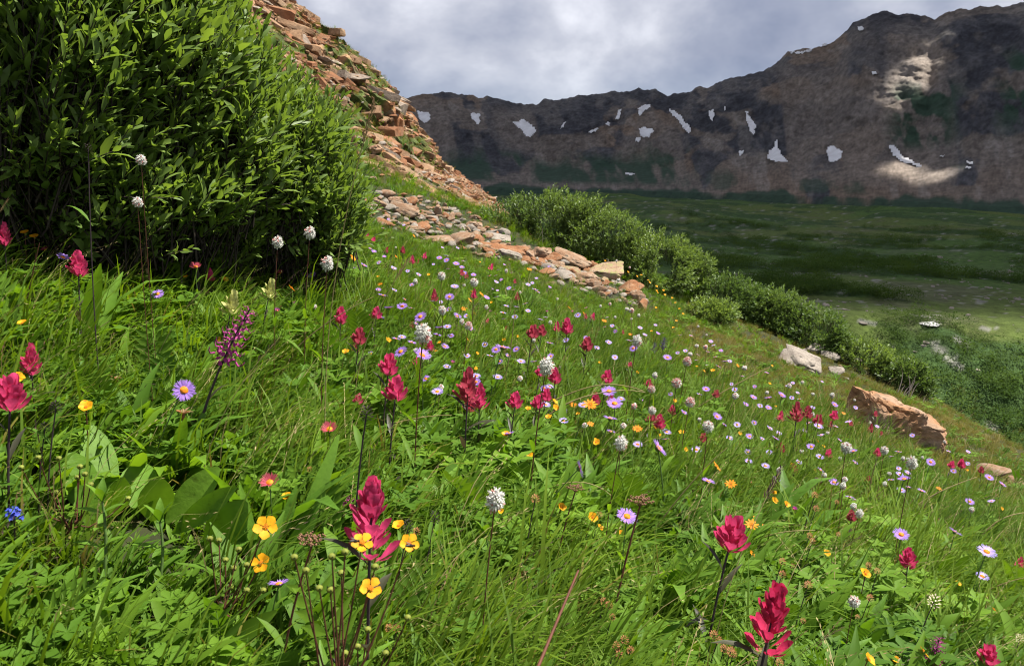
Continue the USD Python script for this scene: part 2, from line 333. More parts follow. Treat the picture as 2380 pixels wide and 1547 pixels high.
M['cliff_tan'] = rock_material('tan_bed_rock', [(0.3, (0.11, 0.06, 0.032)), (0.5, (0.235, 0.14, 0.078)), (0.72, (0.29, 0.21, 0.14))], 1.7)
M['cliff_grey'] = rock_material('grey_bed_rock', [(0.3, (0.09, 0.07, 0.055)), (0.5, (0.21, 0.165, 0.13)), (0.72, (0.30, 0.26, 0.21))], 1.7)
HILL, HILL_GRASS, HILL_SCREE = hillside()

# ------------------------------------------------------------------ valley floor
def valley():
    r = np.concatenate([np.geomspace(6.5, 60, 110), np.geomspace(61, 1950, 330)]); a = np.radians(np.linspace(-40, 62, 520))
    R, A = np.meshgrid(r, a, indexing='ij'); X, Y = R * np.sin(A), R * np.cos(A)
    Z = ground(X, Y) - 0.05 * smooth(16, 10, R) - 0.05
    Z = Z - 0.6 * smooth(1.0, -1.5, crest_distance(X, Y)) * (1 - smooth(60, 110, Y)) - 1.2 * smooth(-1.5, -6, crest_distance(X, Y)) * (1 - smooth(60, 110, Y))
    Z = Z - 0.8 * smooth(9, 14, Y) * (1 - smooth(90, 150, Y)) * smooth(0.0, -2.0, X + 0.06 * Y + 0.6)
    P = np.stack([X, Y, 0 * X], -1)
    # willow scrub as bumps of the ground cover, strips follow the slope
    sc = fbm(np.stack([X / 26 + 0.4 * Y / 40, Y / 34, 0 * X + 2], -1), 4, 71)
    scrub = smooth(0.47, 0.56, sc)
    size = np.clip(R * 0.03, 0.5, 6)
    lump = fbm(np.stack([X / size / 1.6, Y / size / 1.6, R * 0], -1), 2, 73) - 0.35
    Z = Z + scrub * np.clip(lump, 0, 1) * np.clip(R * 0.022, 0.15, 2.6) * smooth(12, 30, R)
    p1 = fbm(P / [70, 90, 1], 4, 81); p2 = fbm(P / [18, 24, 1], 4, 83); p3 = fbm(P / [220, 260, 1], 3, 85)
    g1, g2, dk, br, gy, soil = map(np.array, ((0.070, 0.128, 0.026), (0.100, 0.138, 0.032), (0.042, 0.082, 0.024), (0.105, 0.085, 0.052), (0.13, 0.12, 0.10), (0.26, 0.15, 0.08)))
    col = g1 + (g2 - g1) * smooth(0.42, 0.58, p1)[..., None]
    col = col + (dk - col) * (scrub * 0.92)[..., None]
    bare = smooth(0.56, 0.66, 0.6 * p2 + 0.4 * p1) * (1 - scrub)
    col = col + (br - col) * (bare * 0.25)[..., None]
    col = col + (gy - col) * (smooth(0.62, 0.70, p2) * 0.3 * (1 - scrub))[..., None]
    sp = noise(np.stack([X / 2.2, Y / 3.0, 0 * X], -1), 91)
    col = col + (np.array([0.30, 0.285, 0.26]) - col) * (smooth(0.84, 0.90, sp) * smooth(0.36, 0.5, p2) * smooth(25, 60, R) * 0.8)[..., None]
    m = obj('valley_floor', (np.stack([X, Y, Z], -1).reshape(-1, 3), grid_faces(*X.shape)), M['valley'], smooth_=True, kind='structure', label='broad dark green valley floor of grass, scrub and stones')
    colour_attr(m, col.reshape(-1, 3))
valley()

# ------------------------------------------------------------------ mountains across the valley
RIDGE = [(200, 250), (700, 232), (900, 226), (950, 226), (968, 220), (1000, 217), (1030, 214), (1052, 217), (1070, 222), (1092, 221), (1130, 225), (1165, 229), (1188, 238), (1215, 242), (1243, 240), (1262, 232), (1300, 231), (1322, 223), (1360, 220), (1392, 217), (1440, 211), (1490, 207), (1515, 205), (1535, 213), (1548, 221), (1565, 215), (1585, 212), (1610, 205), (1625, 203), (1650, 195),
         (1690, 180), (1740, 167), (1780, 156), (1800, 140), (1815, 120), (1850, 112), (1880, 110), (1905, 103), (1930, 85), (1955, 60), (1975, 42), (2000, 31), (2025, 27), (2050, 33), (2085, 32), (2110, 40), (2140, 43), (2165, 30), (2200, 19), (2240, 20), (2290, 20), (2330, 12), (2380, -1), (2500, -25), (2700, -20), (3100, 40)]
FOOT = [(200, 425), (900, 424), (1040, 430), (1200, 436), (1400, 442), (1600, 446), (1800, 452), (2000, 460), (2380, 482), (3100, 520)]
def az_of(px): r = ray(px, 330); return math.atan2(r[0], r[1])
R_AZ = np.array([az_of(p) for p, _ in RIDGE]); F_AZ = np.array([az_of(p) for p, _ in FOOT])
DCREST = lambda a: np.interp(a, [-0.5, -0.1, 0.1, 0.25, 0.42, 0.8], [2050, 1950, 1900, 1700, 1560, 1450])
DFOOT = lambda a: np.interp(a, [-0.5, -0.1, 0.1, 0.25, 0.42, 0.8], [1500, 1420, 1330, 1180, 1040, 900])
def height_of(px, py, dist):
    r = ray(px, py); return EYE[2] + r[2] * dist / math.hypot(r[0], r[1])
R_T = np.array([height_of(p, q, 1.0) - EYE[2] for p, q in RIDGE]); F_T = np.array([height_of(p, q, 1.0) - EYE[2] for p, q in FOOT])

def mountain_xyz(a, t, jag=True):
    """a: bearing, t: 0 at the foot, 1 at the crest, beyond 1 the far side."""
    dc, df = DCREST(a), DFOOT(a); zc = np.interp(a, R_AZ, R_T) * dc; zf = np.interp(a, F_AZ, F_T) * df
    d = df + (dc - df) * t
    tt = np.clip(t, 0, 1)
    prof = 0.62 * tt ** 1.25 + 0.38 * smooth(0.32, 1.0, tt)
    z = zf + (zc - zf) * prof - np.maximum(t - 1, 0) * 420 + np.minimum(t, 0) * 300
    x, y = d * np.sin(a), d * np.cos(a)
    s = a * 1600                                           # metres along the face
    env = np.sin(np.pi * np.clip(tt, 0, 1)) ** 0.8
    rib = 1 - 2 * np.abs(fbm(np.stack([s / 150 + 0.0012 * z, t * 0.7, 0 * a], -1), 3, 101) - .5)
    rib2 = 1 - 2 * np.abs(fbm(np.stack([s / 46, t * 2.2, 0 * a + 3], -1), 3, 103) - .5)
    crag = fbm(np.stack([s / 40, z / 22, d / 90], -1), 4, 105) - .5
    bands = fbm(np.stack([s / 190 + 7, z / 11.0 + s / 160, 0 * a], -1), 4, 107) - .5
    up = smooth(0.30, 0.55, t + 0.35 * (fbm(np.stack([s / 210, 0 * a, 0 * a + 9], -1), 3, 109) - .5))
    cr2 = fbm(np.stack([s / 14, z / 9, d / 40], -1), 3, 115) - .5
    push = env * (60 * (rib - .62) + 30 * (rib2 - .6) * up + 40 * crag * up + 13 * bands * up + 5 * cr2 * (.15 + up)) + 5 * crag * smooth(1.05, 0.9, t)
    d2 = d - push; z2 = z + env * (10 * (rib - .6) + 14 * crag * up)
    if jag: z2 = z2 + smooth(0.86, 1.0, t) * (fbm(np.stack([s / 16, 0 * a, 0 * a + 5], -1), 4, 111) - .5) * 11
    return np.stack([d2 * np.sin(a), d2 * np.cos(a), z2], -1), rib, rib2, crag, bands, up

def mountain():
    a = np.linspace(-0.26, 0.74, 1150); t = np.concatenate([np.linspace(-0.12, 0, 8)[:-1], np.linspace(0, 1, 300), np.linspace(1.01, 1.6, 14)])
    T, A = np.meshgrid(t, a, indexing='ij')
    P, rib, rib2, crag, bands, up = mountain_xyz(A, T)
    s = A * 1600; z = P[..., 2]
    n1 = fbm(np.stack([s / 80, z / 55, 0 * A], -1), 5, 121); n2 = fbm(np.stack([s / 260, z / 120, 0 * A + 4], -1), 4, 123); n3 = fbm(np.stack([s / 22 + z / 60, z / 26, 0 * A + 4], -1), 4, 125)
    talus, rust, dark, dark2, pale, green = map(np.array, ((0.150, 0.126, 0.108), (0.165, 0.122, 0.092), (0.080, 0.079, 0.085), (0.042, 0.044, 0.053), (0.23, 0.205, 0.185), (0.030, 0.062, 0.040)))
    wav = fbm(np.stack([s / 120, z / 90, 0 * A + 12], -1), 3, 131) - .5
    streak = fbm(np.stack([s / 7 + 3 * wav, z / 90 + T * 2, 0 * A], -1), 3, 133) - .5                 # lines where stones run down the scree
    strata = fbm(np.stack([s / 70, (z + 0.22 * s) / 5.5, 0 * A + 3], -1), 4, 135) - .5                # thin dipping beds in the crags
    col = talus + (rust - talus) * smooth(0.44, 0.60, n2)[..., None]
    col = col * (1 + 0.35 * streak + 0.5 * (n3 - .5))[..., None]
    field = fbm(np.stack([s / 62 + 1.3 * wav, z / 40, 0 * A + 6], -1), 5, 137)
    need = 0.70 - 0.26 * smooth(0.10, 0.48, T + 0.45 * wav) - 0.06 * smooth(0.6, 0.95, T) + 0.10 * smooth(0.74, 0.58, rib)
    rocky = smooth(-0.05, 0.04, field - need + 0.10 * (n3 - .5))
    crag_col = dark + (dark2 - dark) * smooth(0.14, -0.14, 0.22 * strata + 0.7 * crag + 0.7 * (n3 - .5))[..., None]
    crag_col = crag_col + (pale * .62 - crag_col) * (smooth(0.54, 0.66, n3) * 0.45)[..., None]
    col = col + (crag_col - col) * (rocky * 0.93)[..., None]
    col = col + (pale - col) * (smooth(0.58, 0.70, n3) * 0.45 * (1 - rocky))[..., None]
    chute = np.clip(smooth(0.80, 0.72, rib + 0.05 * (n3 - .5)) * smooth(0.05, 0.2, T) * smooth(1.0, 0.75, T), 0, 1)
    col = col + (talus * (1.2 + .4 * streak)[..., None] - col) * (chute * 0.7)[..., None]
    grain = noise(np.stack([s / 2.4, z / 2.2, 0 * A], -1), 141) - .5 + .8 * (noise(np.stack([s / 5.5, z / 4.5, 0 * A], -1), 143) - .5)
    col = col * np.clip(1 + 0.42 * grain, .4, 1.9)[..., None]
    # dark green growth low on the headwall and in patches on the big face
    def at(px): return az_of(px)
    gm = (smooth(at(1000), at(1060), A) * (1 - smooth(at(1590), at(1640), A)) * smooth(0.06, 0.16, T) * (1 - smooth(0.36, 0.52, T + 0.4 * (n1 - .5)))) * smooth(0.36, 0.50, n1 * 0.6 + n3 * 0.4)
    g2 = smooth(at(2040), at(2100), A) * (1 - smooth(at(2180), at(2250), A)) * smooth(0.38, 0.46, T) * (1 - smooth(0.6, 0.68, T)) * smooth(0.4, 0.52, n3)
    g3 = smooth(at(2280), at(2340), A) * smooth(0.4, 0.55, T) * (1 - smooth(0.7, 0.8, T)) * smooth(0.42, 0.55, n3)
    g4 = smooth(0.60, 0.66, n1) * smooth(0.02, 0.08, T) * (1 - smooth(0.2, 0.35, T)) * smooth(at(1600), at(1700), A)
    foot = 1 - smooth(0.0, 0.05, T + 0.10 * (n3 - .5) + 0.22 * (n1 - .5))
    gg = np.clip(np.maximum.reduce([gm, g2, g3, 0.7 * g4, foot]), 0, 1)
    col = col + (green - col) * (gg * 0.93)[..., None]
    m = obj('mountain_range', (P.reshape(-1, 3), grid_faces(*A.shape)), M['mountain'], smooth_=True, kind='structure', label='dark bare mountain wall with screes beyond the valley')
    colour_attr(m, col.reshape(-1, 3))
    return A, T, P
M_A, M_T, M_P = mountain()
from scipy.spatial import cKDTree
M_PX = project(M_P[:307].reshape(-1, 3)); M_TREE = cKDTree(M_PX)

def mountain_at(px, py):
    """The point of the mountain's face seen at a measured point, and its (bearing, t)."""
    k = M_TREE.query([px, py], k=12)[1]; q = M_P[:307].reshape(-1, 3)[k]; j = k[np.argmin(np.linalg.norm(q - EYE, axis=1))]
    return M_P[:307].reshape(-1, 3)[j], M_A[:307].ravel()[j], M_T[:307].ravel()[j]

SNOW = [  # outline measured on the photograph, words that tell the patch apart
    ([(967, 257), (983, 261), (996, 260), (1000, 272), (999, 280), (985, 287), (975, 277)], 'broad snow patch at the left end of the ridge beside the rocky hillside'),
    ([(1091, 264), (1103, 262), (1117, 266), (1112, 277), (1118, 284), (1108, 289), (1098, 277)], 'small hooked snow patch, second from the rocky hillside'),
    ([(1186, 281), (1203, 284), (1215, 277), (1235, 287), (1246, 305), (1236, 318), (1222, 319), (1213, 305), (1196, 292)], 'large slanting snow patch above the green headwall, third from the hillside'),
    ([(1316, 281), (1311, 294), (1304, 300), (1304, 293)], 'thin snow sliver in a gully near the middle of the headwall'),
    ([(1368, 306), (1380, 299), (1393, 297), (1384, 305), (1372, 311)], 'flat little snow streak, lowest of three beside a thin upright one'),
    ([(1407, 288), (1413, 282), (1420, 286), (1414, 294)], 'tiny snow dot just under the thin upright snow sliver'),
    ([(1438, 254), (1444, 253), (1443, 268), (1436, 279), (1430, 278)], 'thin upright snow sliver below the left part of the notch'),
    ([(1482, 252), (1496, 244), (1512, 241), (1512, 251), (1498, 257), (1489, 270), (1484, 266)], 'bird shaped snow patch high below the ridge notch'),
    ([(1485, 300), (1496, 295), (1513, 298), (1520, 304), (1510, 318), (1494, 320), (1486, 312)], 'ragged snow patch under the bird shaped one'),
    ([(1478, 321), (1486, 318), (1490, 326), (1484, 332), (1477, 328)], 'small snow dot at the foot of the ragged snow patch'),
    ([(1552, 253), (1570, 257), (1584, 270), (1592, 283), (1604, 292), (1608, 304), (1601, 311), (1590, 300), (1576, 280), (1560, 268)], 'long diagonal snow tongue running down from the ridge notch'),
    ([(1646, 257), (1657, 254), (1661, 266), (1655, 284), (1648, 272)], 'short upright snow patch right of the diagonal snow tongue'),
    ([(1682, 248), (1687, 246), (1688, 255), (1683, 257)], 'smallest snow fleck high on the face beside a short upright patch'),
    ([(1729, 256), (1737, 258), (1744, 275), (1757, 287), (1756, 310), (1749, 316), (1742, 300), (1735, 280)], 'long narrow snow tongue ending above the curved snow horn'),
    ([(1717, 351), (1730, 350), (1724, 362), (1717, 360)], 'small square snow patch left of the curved snow horn'),
    ([(1804, 318), (1811, 319), (1808, 338), (1816, 357), (1836, 376), (1820, 378), (1793, 374), (1780, 366), (1788, 350), (1800, 342)], 'curved horn shaped snow patch on the brown scree'),
    ([(1922, 342), (1934, 339), (1945, 343), (1960, 352), (1957, 366), (1943, 376), (1926, 379), (1921, 360)], 'rounded snow patch right of the curved snow horn'),
    ([(2062, 333), (2080, 335), (2090, 350), (2098, 363), (2125, 375), (2150, 388), (2120, 385), (2095, 376), (2078, 362), (2066, 346)], 'swooping snow patch beside the sunlit spot at the foot'),
    ([(2184, 361), (2196, 361), (2194, 366), (2186, 365)], 'tiny snow fleck above the sunlit spot at the foot'),
    ([(2245, 372), (2262, 376), (2260, 383), (2247, 380)], 'upper of two small snow flecks right of the sunlit foot'),
    ([(2245, 386), (2259, 388), (2256, 393), (2244, 391)], 'lower of two small snow flecks right of the sunlit foot'),
    ([(1453, 402), (1470, 401), (1481, 404), (1468, 407), (1454, 406)], 'flat snow strip at the very bottom of the headwall'),
    ([(1834, 122), (1860, 119), (1888, 114), (1886, 120), (1860, 125), (1838, 125)], 'long level snow strip on the shoulder just below the ridge'),
    ([(1910, 103), (1922, 101), (1920, 107), (1911, 107)], 'small snow fleck just above the level strip on the shoulder'),
    ([(1993, 62), (2005, 60), (2008, 68), (2000, 75), (1993, 70)], 'lone snow patch below the rounded summit'),
    ([(2025, 165), (2033, 164), (2038, 172), (2029, 174)], 'lone snow fleck in the middle of the big dark face'),
]
def snow_patches():
    import shapely.geometry as sg
    for outline, words in SNOW:
        poly = sg.Polygon(outline).buffer(0); x0, y0, x1, y1 = poly.bounds; step = max(1.1, (x1 - x0 + y1 - y0) / 34)
        gx_, gy_ = np.meshgrid(np.arange(x0 - step, x1 + step * 1.5, step), np.arange(y0 - step, y1 + step * 1.5, step))
        pts = np.stack([gx_, gy_], -1); wob = (np.stack([noise(np.stack([gx_ / 4, gy_ / 4, 0 * gx_ + k], -1), 7) for k in (1, 2)], -1) - .5) * 4.5
        inside = np.array([[poly.contains(sg.Point(*(pts[i, j] + wob[i, j]))) for j in range(pts.shape[1])] for i in range(pts.shape[0])])
        f = []; nr, nc = inside.shape
        for i in range(nr - 1):
            for j in range(nc - 1):
                if inside[i:i + 2, j:j + 2].sum() >= 3: f += [[i * nc + j, i * nc + j + 1, (i + 1) * nc + j + 1], [i * nc + j, (i + 1) * nc + j + 1, (i + 1) * nc + j]]
        if not f: continue
        f = np.array(f); used = np.unique(f); q = pts.reshape(-1, 2)[used]; base = []
        for p in q:
            w = mountain_at(*p)[0]; r = ray(*p); base.append((np.linalg.norm(w - EYE), r / np.linalg.norm(r)))
        dist = np.array([b[0] for b in base])
        # a drift about three metres thick lying on the rock
        tree = cKDTree(q); nb = [tree.query_ball_point(p, step * 3.2) for p in q]; dist = np.array([np.min(dist[n]) * 0.25 + np.mean(dist[n]) * 0.75 for n in nb]) if len(q) > 40 else dist
        m0 = trimesh.Trimesh(np.zeros((len(q), 3)), np.searchsorted(used, f), process=False); rim = np.zeros(len(q), bool); rim[np.unique(m0.edges[trimesh.grouping.group_rows(m0.edges_sorted, require_count=1)])] = True
        top = np.array([EYE + b[1] * (d - (1.4 if e else 2.8)) for b, d, e in zip(base, dist, rim)]); back = np.array([EYE + b[1] * (d + 14.0) for b, d in zip(base, dist)])
        re = np.full(nr * nc, -1); re[used] = np.arange(len(used)); f = re[f]
        m = trimesh.Trimesh(top, f, process=False); edges = trimesh.grouping.group_rows(m.edges_sorted, require_count=1); e = m.edges[edges]; n = len(top)
        sides = np.vstack([[[a, a + n, b + n], [a, b + n, b]] for a, b in e])
        obj('snow_patch', (np.vstack([top, back]), np.vstack([f, sides, f[:, ::-1] + n])), M['snow'], smooth_=40, label=words, cat='snow patch', group='snow patches on the far mountains')
snow_patches()

# ------------------------------------------------------------------ clouds standing high over the valley, whose shadow lies on the far slopes
def cloud_bank():
    alt = 1500.0; off = SUN_DIR / SUN_DIR[2] * alt
    xs = np.arange(-2300, 3200, 22.0); ys = np.arange(120, 3900, 22.0); X, Y = np.meshgrid(xs, ys)
    gx_, gy_ = X - off[0], Y - off[1]                       # where each piece of cloud throws its shadow on level ground
    edge = 190 + 60 * (fbm(np.stack([gx_ / 90, 0 * gx_, 0 * gx_], -1), 2, 3) - .5)
    cover = smooth(-70, 70, gy_ - edge + 0.0 * gx_)
    cover = cover * (1 - 0.0)
    d = np.hypot(gx_, gy_)
    for (px, py, rx, ry) in ((2165, 140, 40, 34), (2130, 168, 44, 30), (2120, 390, 44, 32), (2205, 396, 46, 24)):
        p = mountain_at(px, py)[0] if py < 425 else on_ground(px, py, tmax=1500)
        hx, hy = p[0] - off[0] / alt * p[2], p[1] - off[1] / alt * p[2]
        cover = cover * smooth(0.2, 1.9, np.hypot((gx_ - hx) / rx, (gy_ - hy) / ry))
    wisp = fbm(np.stack([X / 60, Y / 60, 0 * X + 2], -1), 4, 15) - .5; cover = np.clip(cover + 0.9 * wisp * (1 - np.abs(2 * cover - 1)), 0, 1); keep = cover > 0.04
    thick = np.clip((cover - .3) * 1.4, 0, 1) ** 1.5 * (60 + 260 * fbm(np.stack([X / 420, Y / 420, 0 * X], -1), 4, 5))
    base = alt - 40 * fbm(np.stack([X / 150, Y / 150, 0 * X], -1), 3, 8) * cover
    F = grid_faces(*X.shape); ok = keep.ravel()[F].all(1); F = F[ok]; n = X.size
    top = np.stack([X, Y, base + thick + 5], -1).reshape(-1, 3); bot = np.stack([X, Y, base], -1).reshape(-1, 3)
    es = np.sort(np.vstack([F[:, [0, 1]], F[:, [1, 2]], F[:, [2, 0]]]), axis=1); e, c = np.unique(es, axis=0, return_counts=True); e = e[c == 1]
    sides = np.vstack([np.stack([e[:, 0], e[:, 1], e[:, 1] + n], 1), np.stack([e[:, 0], e[:, 1] + n, e[:, 0] + n], 1)])
    V = np.vstack([top, bot]); FF = np.vstack([F, F[:, ::-1] + n, sides]); u = np.unique(FF); re = np.zeros(len(V), int); re[u] = np.arange(len(u))
    cb = obj('cloud_bank', (V[u], re[FF]), M['cloud'], smooth_=True, kind='structure', label='wide bank of cloud drifting high over the valley')
    dens = smooth(0.04, 0.85, np.concatenate([cover.ravel(), cover.ravel()])[u]); colour_attr(cb, np.repeat(dens[:, None], 3, 1))
cloud_bank()
# ------------------------------------------------------------------ materials of plants
def leaf_material(name, dark, light, trans, fac=0.38, rough=0.5, spec=0.35, patch=None, scale=1.1, blemish=False):
    """Green tissue: differs from leaf to leaf and from place to place, lets light through."""
    nodes = {
        'g': ('geometry', {}), 'i': ('object_info', {}),
        'n': ('noise_texture', {'scale': scale, 'detail': 3.0}),
        'a1': ('math', {'math_type': 'multiply_add', 'value2': 0.55, 'value3': 0.0}),
        'a2': ('math', {'math_type': 'multiply_add', 'value2': 0.25}),
        'a3': ('math', {'math_type': 'multiply_add', 'value2': 0.45, 'value3': -0.12}),
        's1': ('math', {'math_type': 'add'}), 's2': ('math', {'math_type': 'add'}),
        'r': ('rgb_ramp', {'ramp': [(0.1, dark), (0.62, light), (1.0, patch or light)]}),
        'p': ('principled_bsdf', {'roughness': rough, 'specular_ior_level': spec}),
        'tc': ('mix', {'mix_type': 'multiply', 'fac': 1.0, 'color2': trans}),
        't': ('translucent_bsdf', {}), 'm': ('mix_closure', {'fac': fac}),
    }
    links = [('g.random_per_island', 'a1.value1'), ('i.random', 'a2.value1'), ('g.position', 'n.vector'), ('n.fac', 'a3.value1'), ('a1.value', 'a2.value3'), ('a2.value', 's1.value1'), ('a3.value', 's1.value2'),
             ('s1.value', 'r.fac'), ('r.color', 'p.base_color'), ('r.color', 'tc.color1'), ('tc.color', 't.color'), ('p.BSDF', 'm.closure1'), ('t.BSDF', 'm.closure2')]
    if blemish:
        nodes |= {'o': ('texture_coordinate', {}), 'q': ('noise_texture', {'scale': 55.0, 'detail': 6.0, 'roughness': 0.65}), 'v': ('rgb_ramp', {'ramp': [(0.30, (0.60, 0.55, 0.50)), (0.42, (0.92, 0.92, 0.9)), (0.70, (1.15, 1.12, 1.05))]}), 'x': ('mix', {'mix_type': 'multiply', 'fac': 1.0}), 'b': ('bump', {'strength': 0.5, 'distance': 0.003})}
        links = [l for l in links if l[0] != 'r.color'] + [('o.object', 'q.vector'), ('q.fac', 'v.fac'), ('r.color', 'x.color1'), ('v.color', 'x.color2'), ('x.color', 'p.base_color'), ('x.color', 'tc.color1'), ('q.fac', 'b.height'), ('b.normal', 'p.normal')]
    return usdkit.material(stage, f'/World/Looks/{name}', nodes, links, surface='m.closure')

def petal_material(name, a, b, fac=0.25, trans=1.1, rough=0.6, spec=0.2):
    nodes = {'g': ('geometry', {}), 'o': ('texture_coordinate', {}), 'n': ('noise_texture', {'scale': 130.0, 'detail': 4.0, 'roughness': 0.6}), 'v': ('rgb_ramp', {'ramp': [(0.3, (0.62, 0.60, 0.64)), (0.68, (1.12, 1.14, 1.14))]}), 'x': ('mix', {'mix_type': 'multiply', 'fac': 1.0}),
             'b': ('bump', {'strength': 0.35, 'distance': 0.0012}), 'r': ('rgb_ramp', {'ramp': [(0.0, a), (1.0, b)]}), 'p': ('principled_bsdf', {'roughness': rough, 'specular_ior_level': spec}),
             't': ('translucent_bsdf', {}), 'm': ('mix_closure', {'fac': fac})}
    links = [('g.random_per_island', 'r.fac'), ('o.object', 'n.vector'), ('n.fac', 'v.fac'), ('r.color', 'x.color1'), ('v.color', 'x.color2'), ('n.fac', 'b.height'), ('b.normal', 'p.normal'), ('x.color', 'p.base_color'), ('x.color', 't.color'), ('p.BSDF', 'm.closure1'), ('t.BSDF', 'm.closure2')]
    return usdkit.material(stage, f'/World/Looks/{name}', nodes, links, surface='m.closure')

def plain(name, a, rough=0.7, spec=0.3):
    return usdkit.material(stage, f'/World/Looks/{name}', {'o': ('texture_coordinate', {}), 'n': ('noise_texture', {'scale': 90.0, 'detail': 3.0}), 'r': ('rgb_ramp', {'ramp': [(0.25, tuple(0.6 * c for c in a)), (0.75, tuple(min(1, 1.3 * c) for c in a))]}), 'p': ('principled_bsdf', {'roughness': rough, 'specular_ior_level': spec})},
                           [('o.object', 'n.vector'), ('n.fac', 'r.fac'), ('r.color', 'p.base_color')], surface='p.BSDF')

M['grass'] = leaf_material('grass_blade', (0.060, 0.120, 0.010), (0.210, 0.310, 0.020), (1.45, 1.4, 0.5), fac=0.45, rough=0.6, spec=0.2, patch=(0.44, 0.44, 0.07))
M['grass_dry'] = leaf_material('summer_grass_blade', (0.13, 0.135, 0.020), (0.27, 0.215, 0.055), (1.15, 1.0, 0.8), rough=0.65, spec=0.2, patch=(0.40, 0.26, 0.10))
M['herb'] = leaf_material('herb_leaf', (0.060, 0.135, 0.012), (0.190, 0.320, 0.022), (1.6, 1.5, 0.5), fac=0.42, patch=(0.40, 0.48, 0.06), rough=0.6, spec=0.2)
M['fern'] = leaf_material('feathery_leaf', (0.055, 0.125, 0.012), (0.165, 0.270, 0.020), (1.5, 1.5, 0.6), rough=0.6, spec=0.2, patch=(0.24, 0.35, 0.04))
M['broad'] = leaf_material('broad_leaf', (0.075, 0.165, 0.018), (0.175, 0.310, 0.030), (1.8, 1.7, 0.5), patch=(0.32, 0.42, 0.07), rough=0.55, spec=0.22, blemish=True)
M['willow'] = leaf_material('willow_leaf', (0.100, 0.165, 0.036), (0.225, 0.315, 0.064), (1.5, 1.45, 0.6), patch=(0.48, 0.50, 0.17), rough=0.5, spec=0.3, scale=0.9)
M['willow_far'] = leaf_material('silvery_willow_leaf', (0.085, 0.145, 0.036), (0.200, 0.280, 0.065), (1.4, 1.35, 0.7), patch=(0.38, 0.42, 0.18), rough=0.45, spec=0.4, scale=0.8)
M['scrub'] = leaf_material('scrub_leaf', (0.045, 0.085, 0.018), (0.105, 0.160, 0.028), (1.3, 1.3, 0.6), patch=(0.16, 0.20, 0.045), rough=0.8, spec=0.1, scale=0.08)
M['bark'] = plain('dark_bark', (0.030, 0.022, 0.016))
M['catkin'] = petal_material('willow_catkin', (0.26, 0.34, 0.05), (0.42, 0.48, 0.12))
M['stem_green'] = plain('green_stem', (0.075, 0.13, 0.03))
M['stem_red'] = plain('red_brown_stem', (0.085, 0.028, 0.015))
M['stem_dark'] = plain('dark_purple_stem', (0.035, 0.022, 0.026))
M['straw'] = petal_material('straw', (0.36, 0.29, 0.13), (0.52, 0.44, 0.22))
M['straw_dark'] = petal_material('purple_brown_husk', (0.075, 0.045, 0.035), (0.20, 0.115, 0.07))
M['husk'] = petal_material('tan_husk', (0.30, 0.19, 0.10), (0.55, 0.42, 0.27))
M['br_rose'] = petal_material('rose_bract', (0.68, 0.065, 0.19), (0.94, 0.30, 0.44), fac=0.40)
M['br_crimson'] = petal_material('crimson_bract', (0.66, 0.040, 0.13), (0.92, 0.20, 0.30), fac=0.40)
M['br_dusky'] = petal_material('dusky_pink_bract', (0.48, 0.07, 0.11), (0.66, 0.22, 0.22), fac=0.40)
M['br_yellow'] = petal_material('pale_yellow_bract', (0.50, 0.50, 0.17), (0.62, 0.60, 0.30))
M['br_dark'] = leaf_material('purple_green_leaf', (0.035, 0.035, 0.02), (0.075, 0.075, 0.035), (1.4, 1.0, 0.9), patch=(0.16, 0.05, 0.05))
M['ray_violet'] = petal_material('violet_ray', (0.36, 0.20, 0.62), (0.55, 0.37, 0.78))
M['ray_pale'] = petal_material('pale_violet_ray', (0.44, 0.34, 0.74), (0.60, 0.50, 0.82))
M['ray_magenta'] = petal_material('magenta_ray', (0.32, 0.03, 0.24), (0.46, 0.09, 0.36))
M['ray_red'] = petal_material('faded_red_ray', (0.42, 0.07, 0.10), (0.52, 0.16, 0.22))
M['disc'] = petal_material('orange_disc', (0.72, 0.22, 0.012), (0.82, 0.36, 0.02), fac=0.1)
M['white'] = petal_material('white_floret', (0.74, 0.73, 0.66), (0.86, 0.85, 0.80))
M['white_pink'] = petal_material('pink_white_floret', (0.70, 0.36, 0.32), (0.80, 0.68, 0.60))
M['yellow'] = petal_material('yellow_petal', (0.78, 0.36, 0.008), (0.85, 0.46, 0.012), fac=0.3)
M['orange'] = petal_material('orange_petal', (0.76, 0.26, 0.010), (0.82, 0.34, 0.015), fac=0.3)
M['bud'] = petal_material('yellow_green_bud', (0.22, 0.25, 0.04), (0.46, 0.36, 0.05))
M['bud_brown'] = petal_material('brown_bud', (0.30, 0.13, 0.05), (0.42, 0.22, 0.09))
M['orchid'] = petal_material('purple_hood', (0.38, 0.045, 0.22), (0.66, 0.26, 0.50))
M['violet_dark'] = petal_material('dark_violet_hood', (0.09, 0.025, 0.19), (0.15, 0.05, 0.30))
M['blue'] = petal_material('blue_bell', (0.07, 0.10, 0.55), (0.18, 0.22, 0.70))
M['umbel'] = petal_material('tan_umbel', (0.26, 0.14, 0.08), (0.40, 0.26, 0.14))
M['black_head'] = petal_material('black_brown_head', (0.022, 0.016, 0.012), (0.06, 0.042, 0.026))
M['cream'] = petal_material('cream_husk', (0.60, 0.52, 0.34), (0.72, 0.66, 0.5))
M['wing'] = plain('fly_wing', (0.10, 0.09, 0.08), 0.3)

